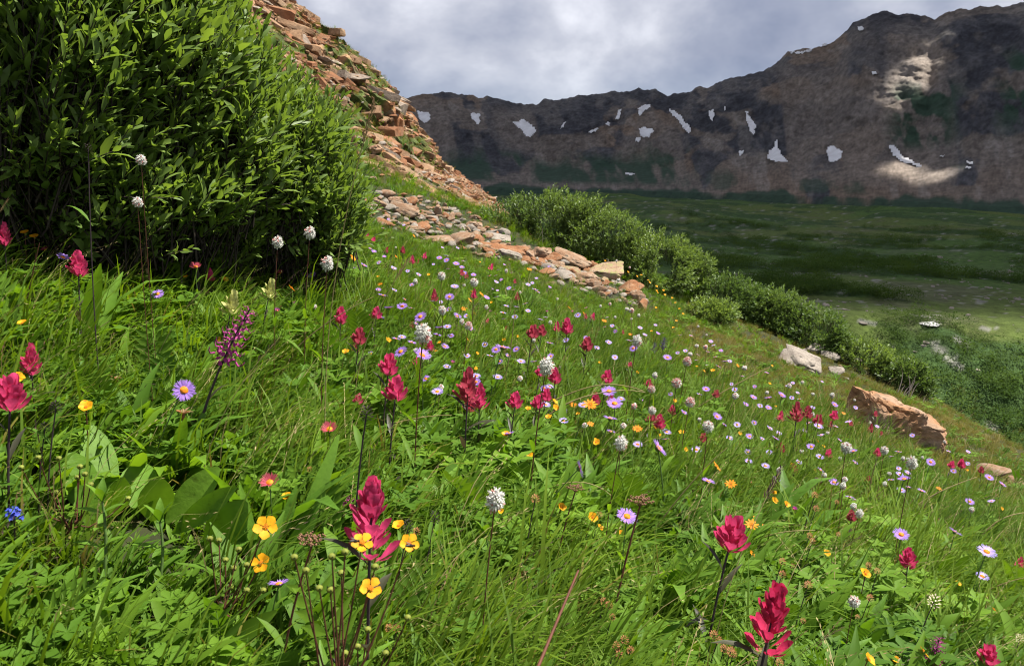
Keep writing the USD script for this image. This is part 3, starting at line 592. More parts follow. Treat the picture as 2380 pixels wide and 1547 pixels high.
# ------------------------------------------------------------------ leaf, petal and stem shapes (along +y, face up +z)
def blade(L, W, n=5, fold=0.2, bend=0.0, peak=0.45, tip=1.0, twist=0.0, bend2=0.0):
    """A leaf: three rows of points, L long, W wide, folded along the midrib, bent by bend radians along its length."""
    s = np.linspace(0, 1, n + 1); e = math.log(0.5) / math.log(peak)
    w = 0.5 * W * np.sin(np.pi * np.clip(s, 0.015, 0.985) ** e) ** tip
    th = bend * s + bend2 * s * s; ds = L / n
    y = np.concatenate([[0], np.cumsum(np.cos((th[1:] + th[:-1]) / 2) * ds)]); z = np.concatenate([[0], np.cumsum(np.sin((th[1:] + th[:-1]) / 2) * ds)])
    v = np.zeros((n + 1, 3, 3)); up = np.stack([0 * th, -np.sin(th), np.cos(th)], -1); c = np.stack([0 * y, y, z], -1); v[:, 1] = c
    for k, sg in ((0, -1), (2, 1)):
        ax = np.stack([np.cos(twist * s), 0 * s, np.sin(twist * s)], -1)
        v[:, k] = c + sg * w[:, None] * ax + fold * w[:, None] * up
    i = np.arange(n)[:, None] * 3; q = np.concatenate([np.concatenate([i, i + 1, i + 4, i + 3], 1), np.concatenate([i + 1, i + 2, i + 5, i + 4], 1)])
    return v.reshape(-1, 3), np.vstack([q[:, [0, 1, 2]], q[:, [0, 2, 3]]])

def strip(L, W, n=4, bend=0.0, bend2=0.0, peak=0.3):
    """A narrow blade of two rows."""
    s = np.linspace(0, 1, n + 1); w = 0.5 * W * np.minimum(1, (1 - s) * 2.2 + 0.04) * np.minimum(1, 0.6 + s * 2)
    th = bend * s + bend2 * s * s; ds = L / n
    y = np.concatenate([[0], np.cumsum(np.cos((th[1:] + th[:-1]) / 2) * ds)]); z = np.concatenate([[0], np.cumsum(np.sin((th[1:] + th[:-1]) / 2) * ds)])
    v = np.stack([np.stack([-w, y, z], -1), np.stack([w, y, z], -1)], 1).reshape(-1, 3)
    i = np.arange(n)[:, None] * 2; q = np.concatenate([i, i + 1, i + 3, i + 2], 1)
    return v, np.vstack([q[:, [0, 1, 2]], q[:, [0, 2, 3]]])

def put(vf, at, axis, up=(0, 0, 1.0), s=1.0):
    v, f = vf; return np.asarray(v) * s @ basis(axis, up).T + np.asarray(at, float), f

def dome(r, h, rings=3, seg=8, rough=0.0, seed=0):
    a = np.linspace(0, np.pi / 2, rings + 1)[:-1]; v = []; f = []
    for x in a:
        for k in range(seg): v.append((r * math.cos(x) * math.cos(2 * math.pi * k / seg), r * math.cos(x) * math.sin(2 * math.pi * k / seg), h * math.sin(x)))
    v.append((0, 0, h)); t = len(v) - 1
    for i in range(rings - 1):
        for k in range(seg): a0, b0 = i * seg + k, i * seg + (k + 1) % seg; f += [(a0, b0, b0 + seg), (a0, b0 + seg, a0 + seg)]
    for k in range(seg): f.append(((rings - 1) * seg + k, (rings - 1) * seg + (k + 1) % seg, t))
    v = np.array(v)
    if rough: v += (np.random.default_rng(seed).random(v.shape) - .5) * rough
    return v, np.array(f)

def ball(r, at, sub=1, squash=(1, 1, 1)):
    m = trimesh.creation.icosphere(sub, r); return np.array(m.vertices) * squash + np.asarray(at, float), np.array(m.faces)

def dirn(az, tilt): return np.array([math.sin(tilt) * math.cos(az), math.sin(tilt) * math.sin(az), math.cos(tilt)])
GOLD = 2.399963

# each builder returns ([(part name, (v, f), material, [sub-parts], is stuff)], head offset, size across or height that is measured)
def stem_curve(L, lean, n=7, k=0.6):
    """From the origin to the head: leans gently downwind (+x)."""
    s = np.linspace(0, 1, n); return np.stack([lean[0] * s ** (1 + k), lean[1] * s ** (1 + k), L * s], -1)

def stem_leaves(parts, c, mat, r, n, L0, W, z0=0.1, z1=0.75, name='leaf', tilt=(0.5, 1.0)):
    for k in range(n):
        t = z0 + (z1 - z0) * k / max(1, n - 1); i = t * (len(c) - 1); a, b = c[int(i)], c[min(int(i) + 1, len(c) - 1)]; p = a + (b - a) * (i - int(i))
        az_ = k * GOLD + r.uniform(-.4, .4); d = dirn(az_, r.uniform(*tilt)); L = L0 * r.uniform(.75, 1.15)
        parts.append((name, put(blade(L, W * r.uniform(.8, 1.2), 4, 0.3, -0.5 * r.random(), bend2=-0.5), p, d), mat))

def paintbrush(seed, near, rays, L=0.20, full=1.0, lean=None):
    r = random.Random(seed); lean = lean or (r.uniform(0.0, 0.05), r.uniform(-.02, .02)); c = stem_curve(L, lean); parts = []
    top = c[-1]; ax = (c[-1] - c[-2]) / np.linalg.norm(c[-1] - c[-2])
    parts.append(('stem', tube(c, np.linspace(0.0016, 0.0012, len(c)), 5 if near else 3), M['stem_dark']))
    stem_leaves(parts, c, M['br_dark'], r, 5 if near else 2, 0.050, 0.009)
    tall = full > 1.4; n = (29 if near else 17) if not tall else 38; H = 0.034 * full; all_ = MB()
    for k in range(n):
        t = k / (n - 1)
        if tall: t = .5 * k / 11 if k < 11 else .60 + .40 * (k - 11) / (n - 12)          # lower pairs stand apart from the tight head
        z = -H * (1 - t) ** 0.9 + 0.001; tl = 1.0 * (1 - t) ** 0.65 + 0.20 + r.uniform(-.16, .16); az_ = k * GOLD + r.uniform(-.3, .3)
        Lb = (0.025 - 0.006 * t) * r.uniform(.82, 1.15); W = (0.0118 - 0.0012 * t) * r.uniform(.85, 1.2)
        d = dirn(az_, tl) + ax * 0.1; base = top + ax * z + dirn(az_, 1.57) * (0.0045 - .002 * t)
        up = np.cross(np.cross(d, ax), d) if np.linalg.norm(np.cross(d, ax)) > .05 else np.array([-math.cos(az_), -math.sin(az_), 0])
        b = MB().add(*put(blade(Lb, W, 6 if near else 3, 0.60, 0.05, peak=0.74, tip=0.5, bend2=0.45 + .25 * (1 - t)), base, d, up))
        if near and t < 0.75 and k % 2 == 0:
            side = np.cross(d, up); side /= np.linalg.norm(side) + 1e-9
            for sg in (-1, 1): b.add(*put(blade(Lb * 0.7, 0.0036, 3, 0.4, 0.2, peak=0.65, tip=.7, bend2=0.4), base + d * 0.002, d + side * sg * 0.75, up))
        if near: parts.append(('bract', b.mesh(), rays))
        else: all_.add(*b.mesh())
    if not near: parts.append(('bracts', all_.mesh(), rays, 'stuff'))
    return parts, top + ax * (0.010 - H * 0.5), H + 0.022

def daisy(seed, near, rays, L=0.175, tilt=0.25, dirz=0.5, curl=0.12, n=None, lean=None, disc='disc'):
    r = random.Random(seed); lean = lean or (r.uniform(0.0, 0.06), r.uniform(-.02, .02)); c = stem_curve(L, lean); parts = []
    top = c[-1]; ax = dirn(dirz, tilt); B = basis(ax); 
    parts.append(('stem', tube(c, np.linspace(0.0013, 0.0010, len(c)), 5 if near else 3), M['stem_green']))
    stem_leaves(parts, c, M['herb'], r, 4 if near else 1, 0.045, 0.008)
    parts.append(('flower_cup', put(dome(0.0052, -0.0045, 2, 8), top, B[:, 0], ax) if False else ((dome(0.0056, -0.005, 2, 8)[0][:, ::-1] * [1, 1, 1]) @ np.stack([ax, B[:, 2], B[:, 0]], 1).T + top, dome(0.0056, -0.005, 2, 8)[1]), M['stem_green']))
    u, w = B[:, 0], B[:, 2]; n = n or (46 if near else 22); allp = MB()
    for k in range(n):
        a = 2 * math.pi * k / n + r.uniform(-.05, .05); d = math.cos(a) * u + math.sin(a) * w; el_ = curl + r.uniform(-.12, .12)
        d2 = d * math.cos(el_) + ax * math.sin(el_); Lp = 0.0135 * r.uniform(.82, 1.08); W = 0.0021 if near else 0.0036
        b = put(blade(Lp, W, 3, 0.15, 0.15, peak=0.6, tip=0.6, bend2=r.uniform(-.35, .2)), top + d * 0.0042 + ax * 0.0008, d2, ax)
        if near: parts.append(('ray_petal', b, rays))
        else: allp.add(*b)
    if not near: parts.append(('ray_petals', allp.mesh(), rays, 'stuff'))
    dv, df = dome(0.0060, 0.0030, 3, 10 if near else 6, 0.0009, seed); parts.append(('disc', (dv @ np.stack([u, w, ax], 1).T + top + ax * 0.0008, df), M[disc]))
    return parts, top, 0.035

def bistort(seed, near, L=0.24, lean=None, mat='white', tall=1.0):
    r = random.Random(seed); lean = lean or (r.uniform(-0.01, 0.06), r.uniform(-.02, .02)); c = stem_curve(L, lean); parts = []; top = c[-1]; ax = c[-1] - c[-2]; ax /= np.linalg.norm(ax)
    parts.append(('stem', tube(c, np.linspace(0.0010, 0.0008, len(c)), 5 if near else 3), M['stem_red']))
    stem_leaves(parts, c, M['herb'], r, 3 if near else 1, 0.07, 0.008, 0.05, 0.5)
    n = 120 if near else 40; fl = MB(); pk = MB(); B = basis(ax)
    for k in range(n):
        t = (k + .5) / n; z = 1 - 2 * t; rr = math.sqrt(1 - z * z); a = k * GOLD; g = r.uniform(.80, 1.12)
        d = B[:, 0] * rr * math.cos(a) + B[:, 2] * rr * math.sin(a) + ax * z; q = top + ((B[:, 0] * math.cos(a) + B[:, 2] * math.sin(a)) * rr * 0.0082 + ax * z * 0.0094 * tall) * g
        F = MB(); s_ = r.uniform(.8, 1.2) * (0.0017 if near else .0026); F.add(*ball(s_, q, 0, (1, 1, 1)))
        if near and k % 2 == 0:
            D = basis(d)
            for j in range(3): e = 2 * math.pi * j / 3 + k; F.add(*put(blade(0.0040, 0.0020, 2, 0.15, 0.3, peak=0.6, tip=.6), q + d * s_ * .5, d * 0.9 + (D[:, 0] * math.cos(e) + D[:, 2] * math.sin(e)) * 0.8, d))
        if r.random() < (0.10 if mat == 'white' else 0.4) * (1.6 if z > .4 else .8): pk.add(*F.mesh())
        else: fl.add(*F.mesh())
    parts.append(('floret_cluster', fl.mesh(), M['white'], 'stuff'))
    if pk.n: parts.append(('pink_floret_cluster', pk.mesh(), M['white_pink'], 'stuff'))
    return parts, top, 0.024

def five_petals(top, ax, r, mat, size=0.0115, up=0.45, n=5, w=1.05, peak=0.66):
    B = basis(ax); out = []
    for k in range(n):
        a = 2 * math.pi * k / n + r.uniform(-.1, .1); d = B[:, 0] * math.cos(a) + B[:, 2] * math.sin(a); d2 = d * math.cos(up) + ax * math.sin(up)
        out.append(('petal', put(blade(size * r.uniform(.9, 1.1), size * w, 4, 0.22, 0.1, peak=peak, tip=0.6, bend2=r.uniform(-.5, .1)), top + d * 0.001, d2, ax), mat))
    return out

def stamens(top, ax, r, mat, rad=0.0028, n=14):
    m = MB(); B = basis(ax)
    for k in range(n):
        a = k * GOLD; q = rad * math.sqrt((k + .5) / n); p = top + (B[:, 0] * math.cos(a) + B[:, 2] * math.sin(a)) * q + ax * (0.0022 - q * 0.25)
        m.add(*ball(0.00075, p, 0))
    return m.mesh()

def cinquefoil(seed, near, L=0.155, tilt=0.5, dirz=-1.4, mat='yellow', petals=5, size=0.0115, lean=None, up=0.45, w=1.05, peak=0.66, disc_r=0.0028, S=0.022):
    r = random.Random(seed); lean = lean or (r.uniform(0, .05), r.uniform(-.02, .02)); c = stem_curve(L, lean); top = c[-1]; ax = dirn(dirz, tilt); parts = []
    parts.append(('stem', tube(c, np.linspace(0.0012, 0.0008, len(c)), 5 if near else 3), M['stem_green'] if mat == 'orange' else M['stem_red']))
    stem_leaves(parts, c, M['herb'], r, 3 if near else 1, 0.03, 0.010)
    ps = five_petals(top, ax, r, M[mat], size, up, petals, w, peak)
    if near: parts += ps
    else:
        m = MB(); [m.add(*p[1]) for p in ps]; parts.append(('petals', m.mesh(), M[mat], 'stuff'))
    parts.append(('flower_centre', stamens(top + ax * 0.0008, ax, r, None, disc_r, 16 if near else 6), M['disc']))
    parts.append(('flower_cup', ball(0.0026, top - ax * 0.0016, 1, (1, 1, 1)), M['bud']))
    return parts, top, S

def arnica(seed, near, **k): return cinquefoil(seed, near, **{**dict(mat='orange', petals=10, size=0.013, up=0.1, w=0.34, peak=0.6, disc_r=0.0045, L=0.17, S=0.027), **k})

def elephant_head(seed, near, L=0.25, H=0.085, mat='orchid', lean=None):
    r = random.Random(seed); lean = lean or (0.07, 0.0); c = stem_curve(L, lean, 9); top = c[-1]; parts = []; ax = c[-1] - c[-3]; ax /= np.linalg.norm(ax)
    parts.append(('stem', tube(c, np.linspace(0.0026, 0.0011, len(c)), 6), M['stem_dark']))
    stem_leaves(parts, c, M['br_dark'], r, 4, 0.05, 0.009, 0.05, 0.45); n = 46 if near else 26; B = basis(ax); allf = MB()
    for k in range(n):
        t = k / (n - 1); z = -H * (1 - t); a = k * GOLD; s = (1.4 - 0.8 * t) * r.uniform(.85, 1.15)
        d = B[:, 0] * math.cos(a) + B[:, 2] * math.sin(a); q = top + ax * z + d * 0.0035 * s; F = MB()
        F.add(*put(blade(0.0085 * s, 0.0052 * s, 3, 0.6, 0.2, peak=0.5), q, d * 0.9 + ax * 0.35, ax))         # hood
        F.add(*put(blade(0.0065 * s, 0.0062 * s, 2, -0.3, -0.6, peak=0.6), q - ax * 0.001, d * 0.9 - ax * 0.35, ax))   # lower lip
        p0 = q + d * 0.0075 * s + ax * 0.002 * s; F.add(*tube(np.array([p0, p0 + d * 0.004 * s - ax * 0.002 * s, p0 + d * 0.007 * s + ax * 0.001 * s, p0 + d * 0.0075 * s + ax * 0.0045 * s]), np.array([0.0011, 0.0009, 0.0007, 0.0004]) * s, 4))
        if near: parts.append(('floret', F.mesh(), M[mat]))
        else: allf.add(*F.mesh())
    if not near: parts.append(('florets', allf.mesh(), M[mat], 'stuff'))
    return parts, top - ax * H * 0.5, H

def umbel(seed, near, L=0.22, mat='umbel', lean=None, R=0.016):
    r = random.Random(seed); lean = lean or (0.03, 0.0); c = stem_curve(L, lean); top = c[-1]; parts = [('stem', tube(c, np.linspace(0.0016, 0.0012, len(c)), 5), M['stem_red'])]
    stem_leaves(parts, c, M['fern'], r, 3, 0.05, 0.012); spokes = MB(); heads = MB()
    for k in range(11):
        a = k * GOLD; q = R * math.sqrt((k + .6) / 11); p = top + np.array([math.cos(a) * q, math.sin(a) * q, 0.012 - q * 0.25 + r.uniform(-.001, .001)])
        spokes.add(*tube(arc(top, p, n=3), 0.0004, 3))
        for j in range(9): heads.add(*ball(0.0012 * r.uniform(.7, 1.2), p + np.array([r.uniform(-.0035, .0035), r.uniform(-.0035, .0035), r.uniform(-.001, .0012)]), 0))
    parts += [('spokes', spokes.mesh(), M['stem_red'], 'stuff'), ('seed_clusters', heads.mesh(), M[mat], 'stuff')]
    return parts, top + np.array([0, 0, 0.008]), R * 2.1

def dark_head(seed, near, L=0.20, H=0.016, lean=None, mat='black_head', width=0.55):
    r = random.Random(seed); lean = lean or (0.03, 0.0); c = stem_curve(L, lean); top = c[-1]; parts = [('stem', tube(c, np.linspace(0.0013, 0.0009, len(c)), 5), M['stem_dark'])]
    stem_leaves(parts, c, M['herb'], r, 2, 0.05, 0.008); m = MB(); n = 34
    for k in range(n):
        t = (k + .5) / n; a = k * GOLD; z = (t - .5) * H; q = H * width * .5 * math.sin(math.pi * (0.12 + 0.8 * t)) ** .6; d = np.array([math.cos(a), math.sin(a), 0.9 * (t - .3)]); p = top + np.array([math.cos(a) * q, math.sin(a) * q, z]) * 0.8
        m.add(*put(blade(0.0055, 0.0028, 2, 0.4, 0.3), p, d))
    parts.append(('seed_husks', m.mesh(), M[mat], 'stuff')); return parts, top, H

def grass_head(seed, L=0.34, H=0.05, mat='husk', lean=(0.12, 0.0), loose=0.35, r0=0.0009):
    r = random.Random(seed); c = stem_curve(L, lean, 10, 1.2); top = c[-1]; ax = c[-1] - c[-2]; ax /= np.linalg.norm(ax); m = MB(); B = basis(ax)
    parts = [('stem', tube(c, np.linspace(r0, r0 * 0.6, len(c)), 4), M['straw'])]
    for k in range(30):
        t = k / 29; z = -H * (1 - t); a = k * GOLD; d = B[:, 0] * math.cos(a) + B[:, 2] * math.sin(a); dd = ax + d * loose * r.uniform(.4, 1.2); sp = top + ax * z + d * 0.0014
        m.add(*put(blade(0.0105 * r.uniform(.8, 1.2) * (1.1 - .4 * t), 0.0026, 2, 0.5, 0.0, peak=0.4), sp, dd))
    parts.append(('seed_husks', m.mesh(), M[mat], 'stuff')); return parts, top - ax * H * 0.5, H

def blue_bells(seed, near, L=0.15):
    r = random.Random(seed); c = stem_curve(L, (0.01, 0.0)); top = c[-1]; parts = [('stem', tube(c, np.linspace(0.0016, 0.0012, len(c)), 5), M['stem_dark'])]
    stem_leaves(parts, c, M['herb'], r, 4, 0.05, 0.014); B = np.eye(3)
    for k in range(14):
        a = k * GOLD; d = dirn(a, 1.35 - 0.9 * (k / 13) + r.uniform(-.1, .1)); p = top + np.array([0, 0, -.004 + 0.008 * k / 13]); F = MB(); q = p + d * 0.011
        F.add(*tube(np.array([p, p + d * 0.006, q]), np.array([0.001, 0.0013, 0.0024]), 5)); D = basis(d)
        for j in range(5):
            e = 2 * math.pi * j / 5; F.add(*put(blade(0.0048, 0.0032, 2, 0.2, -0.3, peak=0.55), q, d * 0.5 + (D[:, 0] * math.cos(e) + D[:, 2] * math.sin(e)), d))
        parts.append(('bell_floret', F.mesh(), M['blue']))
    return parts, top, 0.032

def dry_star(seed, near, L=0.17):
    """A gone-over flower: brown curled petals spread like a star on a thick tan stalk."""
    r = random.Random(seed); c = stem_curve(L, (0.01, 0)); top = c[-1]; parts = [('stem', tube(c, np.linspace(0.0022, 0.0018, len(c)), 6), M['husk']), ('flower_cup', ball(0.0045, top - [0, 0, 0.003], 1, (1, 1, 1.3)), M['bud_brown'])]
    for k in range(9):
        d = dirn(k * GOLD, 0.75 + r.uniform(-.2, .25)); parts.append(('dry_petal', put(blade(0.021 * r.uniform(.8, 1.1), 0.0062, 4, 0.4, -0.3, bend2=-0.5), top, d), M['bud_brown'] if k % 3 else M['husk']))
    return parts, top, 0.036
# ------------------------------------------------------------------ kinds: each built once, then referenced
stage.CreateClassPrim('/World/kinds')
HEADS = {}
def define_kind(key, made):
    parts, off, S = made; path = f'/World/kinds/{key}'; UsdGeom.Xform.Define(stage, path)
    for p in parts:
        m = obj(p[0], p[1], p[2], path, smooth_=True)
        if len(p) > 3 and p[3]: tag(m, kind='stuff')
    HEADS[key] = (path, np.asarray(off, float), S)

def instance(name, key, loc, s, rz, label, cat, group):
    path = f'/World/{numbered("/World", name)}'; x = UsdGeom.Xform.Define(stage, path); p = x.GetPrim()
    x.AddTranslateOp().Set(Gf.Vec3d(*map(float, loc))); x.AddRotateZOp().Set(math.degrees(rz)); x.AddScaleOp().Set(Gf.Vec3f(s, s, s))
    p.GetReferences().AddInternalReference(HEADS[key][0]); p.SetInstanceable(True)
    tag(p, label, cat, group); return path

def place_head(key, px, py, size_px, lo=0.65, hi=1.5, rz=0.0, y_max=14):
    """Position, on the ground, and scale of a plant whose head is seen at a measured point with a measured size."""
    _, off, S = HEADS[key]; r = ray(px, py); t = np.geomspace(0.42, y_max, 700)
    s = np.clip(size_px * t / (FPX * S), lo, hi); ca, sa = math.cos(rz), math.sin(rz); o = np.array([off[0] * ca - off[1] * sa, off[0] * sa + off[1] * ca, off[2]])
    base = EYE + r * t[:, None] - o * s[:, None]; g = base[:, 2] - gz(base[:, 0], base[:, 1])
    k = np.nonzero((g[:-1] > 0) & (g[1:] <= 0))[0]
    if len(k) == 0:
        k = [int(np.argmin(np.abs(g)))]
        b = base[k[0]].copy(); return b, float(s[k[0]])
    b = base[k[0]].copy(); return b, float(s[k[0]])

for i in range(3):
    for col in ('rose', 'crimson', 'dusky'):
        define_kind(f'paintbrush_{col}_{i}', paintbrush(10 * i + 1, True, M['br_' + col], full=(1.0, 0.8, 1.15)[i]))
    define_kind(f'far_paintbrush_rose_{i}', paintbrush(10 * i + 2, False, M['br_rose'], full=(0.9, 0.7, 1.1)[i]))
    define_kind(f'far_paintbrush_dusky_{i}', paintbrush(10 * i + 3, False, M['br_dusky'], full=(1.1, 0.8, 1.2)[i]))
    define_kind(f'far_paintbrush_crimson_{i}', paintbrush(10 * i + 4, False, M['br_crimson'], full=(0.9, 0.75, 1.1)[i]))
define_kind('paintbrush_yellow_0', paintbrush(77, True, M['br_yellow'], full=1.1, L=0.22))
define_kind('paintbrush_tall_rose', paintbrush(91, True, M['br_rose'], full=1.7, L=0.24, lean=(0.012, 0)))
define_kind('paintbrush_tall_crimson', paintbrush(95, True, M['br_crimson'], full=1.6, L=0.22, lean=(0.02, 0)))
for i in range(5):
    tl, dz = ((0.22, 0.4), (0.42, -1.3), (0.55, -0.3), (0.30, 2.4), (0.65, -1.9))[i]
    define_kind(f'daisy_violet_{i}', daisy(30 + i, True, M['ray_violet'], tilt=tl, dirz=dz, curl=(0.15, 0.05, 0.2, 0.25, 0.0)[i]))
    define_kind(f'far_daisy_violet_{i}', daisy(40 + i, False, M['ray_violet'], tilt=tl, dirz=dz, curl=0.1))
    define_kind(f'far_daisy_pale_{i}', daisy(50 + i, False, M['ray_pale'], tilt=tl, dirz=dz, curl=0.1))
define_kind('daisy_facing', daisy(61, True, M['ray_violet'], tilt=1.15, dirz=-1.0, curl=0.05, lean=(0.07, 0)))
define_kind('daisy_edge', daisy(62, True, M['ray_violet'], tilt=1.35, dirz=0.15, curl=0.15, lean=(0.10, 0)))
define_kind('daisy_slant', daisy(63, True, M['ray_violet'], tilt=0.85, dirz=-0.1, curl=0.25, lean=(-0.02, 0)))
define_kind('daisy_pale_0', daisy(64, True, M['ray_pale'], tilt=0.3, dirz=-1.2, curl=0.1))
define_kind('daisy_magenta_0', daisy(65, True, M['ray_magenta'], tilt=0.3, dirz=-1.0, curl=0.75, n=36))
define_kind('daisy_red_0', daisy(66, True, M['ray_red'], tilt=0.45, dirz=-1.3, curl=0.55))
define_kind('far_daisy_magenta_0', daisy(67, False, M['ray_magenta'], tilt=0.3, dirz=-1.0, curl=0.7))
define_kind('far_daisy_red_0', daisy(68, False, M['ray_red'], tilt=0.4, dirz=-1.3, curl=0.6))
for i in range(3):
    define_kind(f'bistort_{i}', bistort(80 + i, True, L=(0.22, 0.27, 0.24)[i], tall=(1.0, 1.2, 1.1)[i]))
    define_kind(f'far_bistort_{i}', bistort(84 + i, False, L=(0.21, 0.24, 0.20)[i], tall=(1.0, 1.15, 0.85)[i]))
define_kind('bistort_pink_0', bistort(88, True, mat='pink')); define_kind('far_bistort_pink_0', bistort(89, False, mat='pink', L=0.27))
for i in range(3):
    define_kind(f'cinquefoil_{i}', cinquefoil(100 + i, True, tilt=(0.55, 0.8, 0.3)[i], dirz=(-1.4, -0.8, -2.0)[i]))
    define_kind(f'far_cinquefoil_{i}', cinquefoil(104 + i, False, tilt=(0.55, 0.8, 0.3)[i], dirz=(-1.4, -0.8, -2.0)[i]))
    define_kind(f'arnica_{i}', arnica(110 + i, True, tilt=(0.4, 0.8, 0.9)[i], dirz=(-1.4, -0.4, 0.2)[i]))
    define_kind(f'far_arnica_{i}', arnica(114 + i, False, tilt=(0.4, 0.8, 0.9)[i], dirz=(-1.4, -0.4, 0.2)[i]))
define_kind('elephant_head_0', elephant_head(120, True, lean=(0.10, 0.0)))
define_kind('elephant_head_1', elephant_head(121, True, L=0.2, H=0.07, lean=(0.02, 0.0)))
define_kind('elephant_head_low', elephant_head(122, True, L=0.07, H=0.075, lean=(0.20, 0.0)))
define_kind('monkshood_0', elephant_head(123, False, L=0.22, H=0.055, mat='violet_dark', lean=(0.02, 0)))
define_kind('umbel_0', umbel(130, True)); define_kind('umbel_1', umbel(131, True, R=0.014, lean=(0.05, 0)))
define_kind('dark_head_0', dark_head(140, True)); define_kind('dark_spike_0', dark_head(141, True, H=0.024, width=0.42))
define_kind('brown_bud_0', dark_head(142, True, H=0.013, mat='bud_brown', width=0.8)); define_kind('cream_husk_0', dark_head(143, True, H=0.024, mat='cream', width=0.7))
define_kind('grass_head_tan', grass_head(150)); define_kind('grass_head_purple', grass_head(151, mat='straw_dark', loose=0.5, H=0.06, lean=(0.16, 0)))
define_kind('grass_head_far', grass_head(152, L=0.3, H=0.06, mat='husk', lean=(0.2, 0), loose=0.3, r0=0.0007))
define_kind('bistort_tall', bistort(188, True, L=.62, lean=(.03, 0))); define_kind('bistort_high', bistort(187, True, L=.36, lean=(.03, 0), tall=1.1)); define_kind('grass_head_high', grass_head(189, L=.58, H=.055, lean=(.10, 0))); define_kind('dark_head_tall', dark_head(190, True, L=.5))
define_kind('blue_bells_0', blue_bells(160, True)); define_kind('dry_star_0', dry_star(170, True))

# ------------------------------------------------------------------ where each flower stands, measured on enlargements of the photograph
CROPS = {'A': (2.9588, 0, 493.9), 'B': (2.9588, 639.2, 493.9), 'C': (2.2807, 1336.4, 552.0), 'D': (2.6316, 0, 958.7), 'E': (2.9195, 522.9, 1016.8), 'F': (2.9195, 1104.0, 1016.8), 'G': (2.9196, 1685.0, 1016.8)}
def pt(c, x, y): k, ox, oy = CROPS[c]; return x / k + ox, y / k + oy
LIST = []    # (px, py, size px, species, label or None)
def many(species, crop, rows):
    for row in rows:
        px, py = pt(crop, row[0], row[1]); LIST.append((px, py, row[2] / CROPS[crop][0], species, row[3] if len(row) > 3 else None))

many('paintbrush_rose', 'A', [(30, 150, 165, 'rose pink paintbrush cut by the picture edge beside two yellow cinquefoils'), (540, 350, 200, 'upright rose red paintbrush between the violet daisy and the dark willow'),
    (215, 1010, 225, 'wide open pink paintbrush with one drooping dark leaf below it'), (75, 1240, 290, 'dense pink paintbrush with a yellow cinquefoil lying over its top'), (1445, 430, 95, 'single rounded rose paintbrush behind the brown grass plume')])
many('paintbrush_yellow', 'A', [(1600, 620, 180, 'pale yellow paintbrush behind the purple elephant head spike'), (1860, 525, 150, 'pale yellow paintbrush standing against a broad green leaf')])
many('cinquefoil', 'A', [(172, 143, 62, 'yellow cinquefoil, the higher of a pair beneath the dark willow'), (237, 170, 62, 'yellow cinquefoil, the lower of a pair beneath the dark willow'), (580, 190, 42, 'small lone yellow flower above the upright rose red paintbrush'),
    (155, 762, 66, 'yellow cinquefoil seen edge on above the wide open pink paintbrush'), (120, 1135, 85, 'yellow cinquefoil lying over the top of a dense pink paintbrush'), (592, 1340, 95, 'yellow cinquefoil open towards the sky above the pale broad leaf'), (1278, 445, 36), (1550, 462, 38), (820, 1185, 45), (1500, 868, 36)])
many('arnica', 'A', [(2005, 520, 66, 'orange yellow star flower beside the pale yellow paintbrush')])
many('dry_star', 'A', [(1258, 1395, 130, 'dried orange brown star flower below the large violet daisy'), (800, 1150, 80, 'withered brown flower on a thick stalk left of the large violet daisy')])
many('daisy_violet', 'A', [(432, 310, 95, 'violet daisy touching the upright rose red paintbrush'), (1085, 560, 86, 'violet daisy alone in front of the dark foot of the willow'), (2035, 628, 52)])
many('daisy_facing', 'A', [(1265, 1220, 160, 'large violet daisy turned to face the viewer, with an orange disc')])
many('daisy_red', 'A', [(310, 258, 62, 'faded red daisy between the yellow pair and the violet daisy'), (1345, 375, 86, 'faded red daisy just left of the rounded rose paintbrush'), (1925, 415, 58, 'faded red daisy above the pale yellow paintbrush'), (1940, 640, 46)])
many('daisy_magenta', 'A', [(1905, 677, 58, 'closed magenta daisy below the pale yellow paintbrush')])
many('bistort_high', 'A', [(1910, 205, 78, 'white bistort at the dark willow foot, lower left of a similar pair')])
many('elephant_head_0', 'A', [(1625, 840, 420, 'tall leaning purple elephant head spike on a dark stem')])
many('grass_head_purple', 'A', [(1350, 580, 170, 'brown grass plume blowing in front of the rounded rose paintbrush'), (1850, 940, 230, 'pink and cream grass plume right of the purple elephant head')])
many('dark_head', 'A', [(385, 1340, 85, 'black brown seed head left of the dried star flower'), (310, 1480, 70, 'small black seed head beside the dense pink paintbrush')])

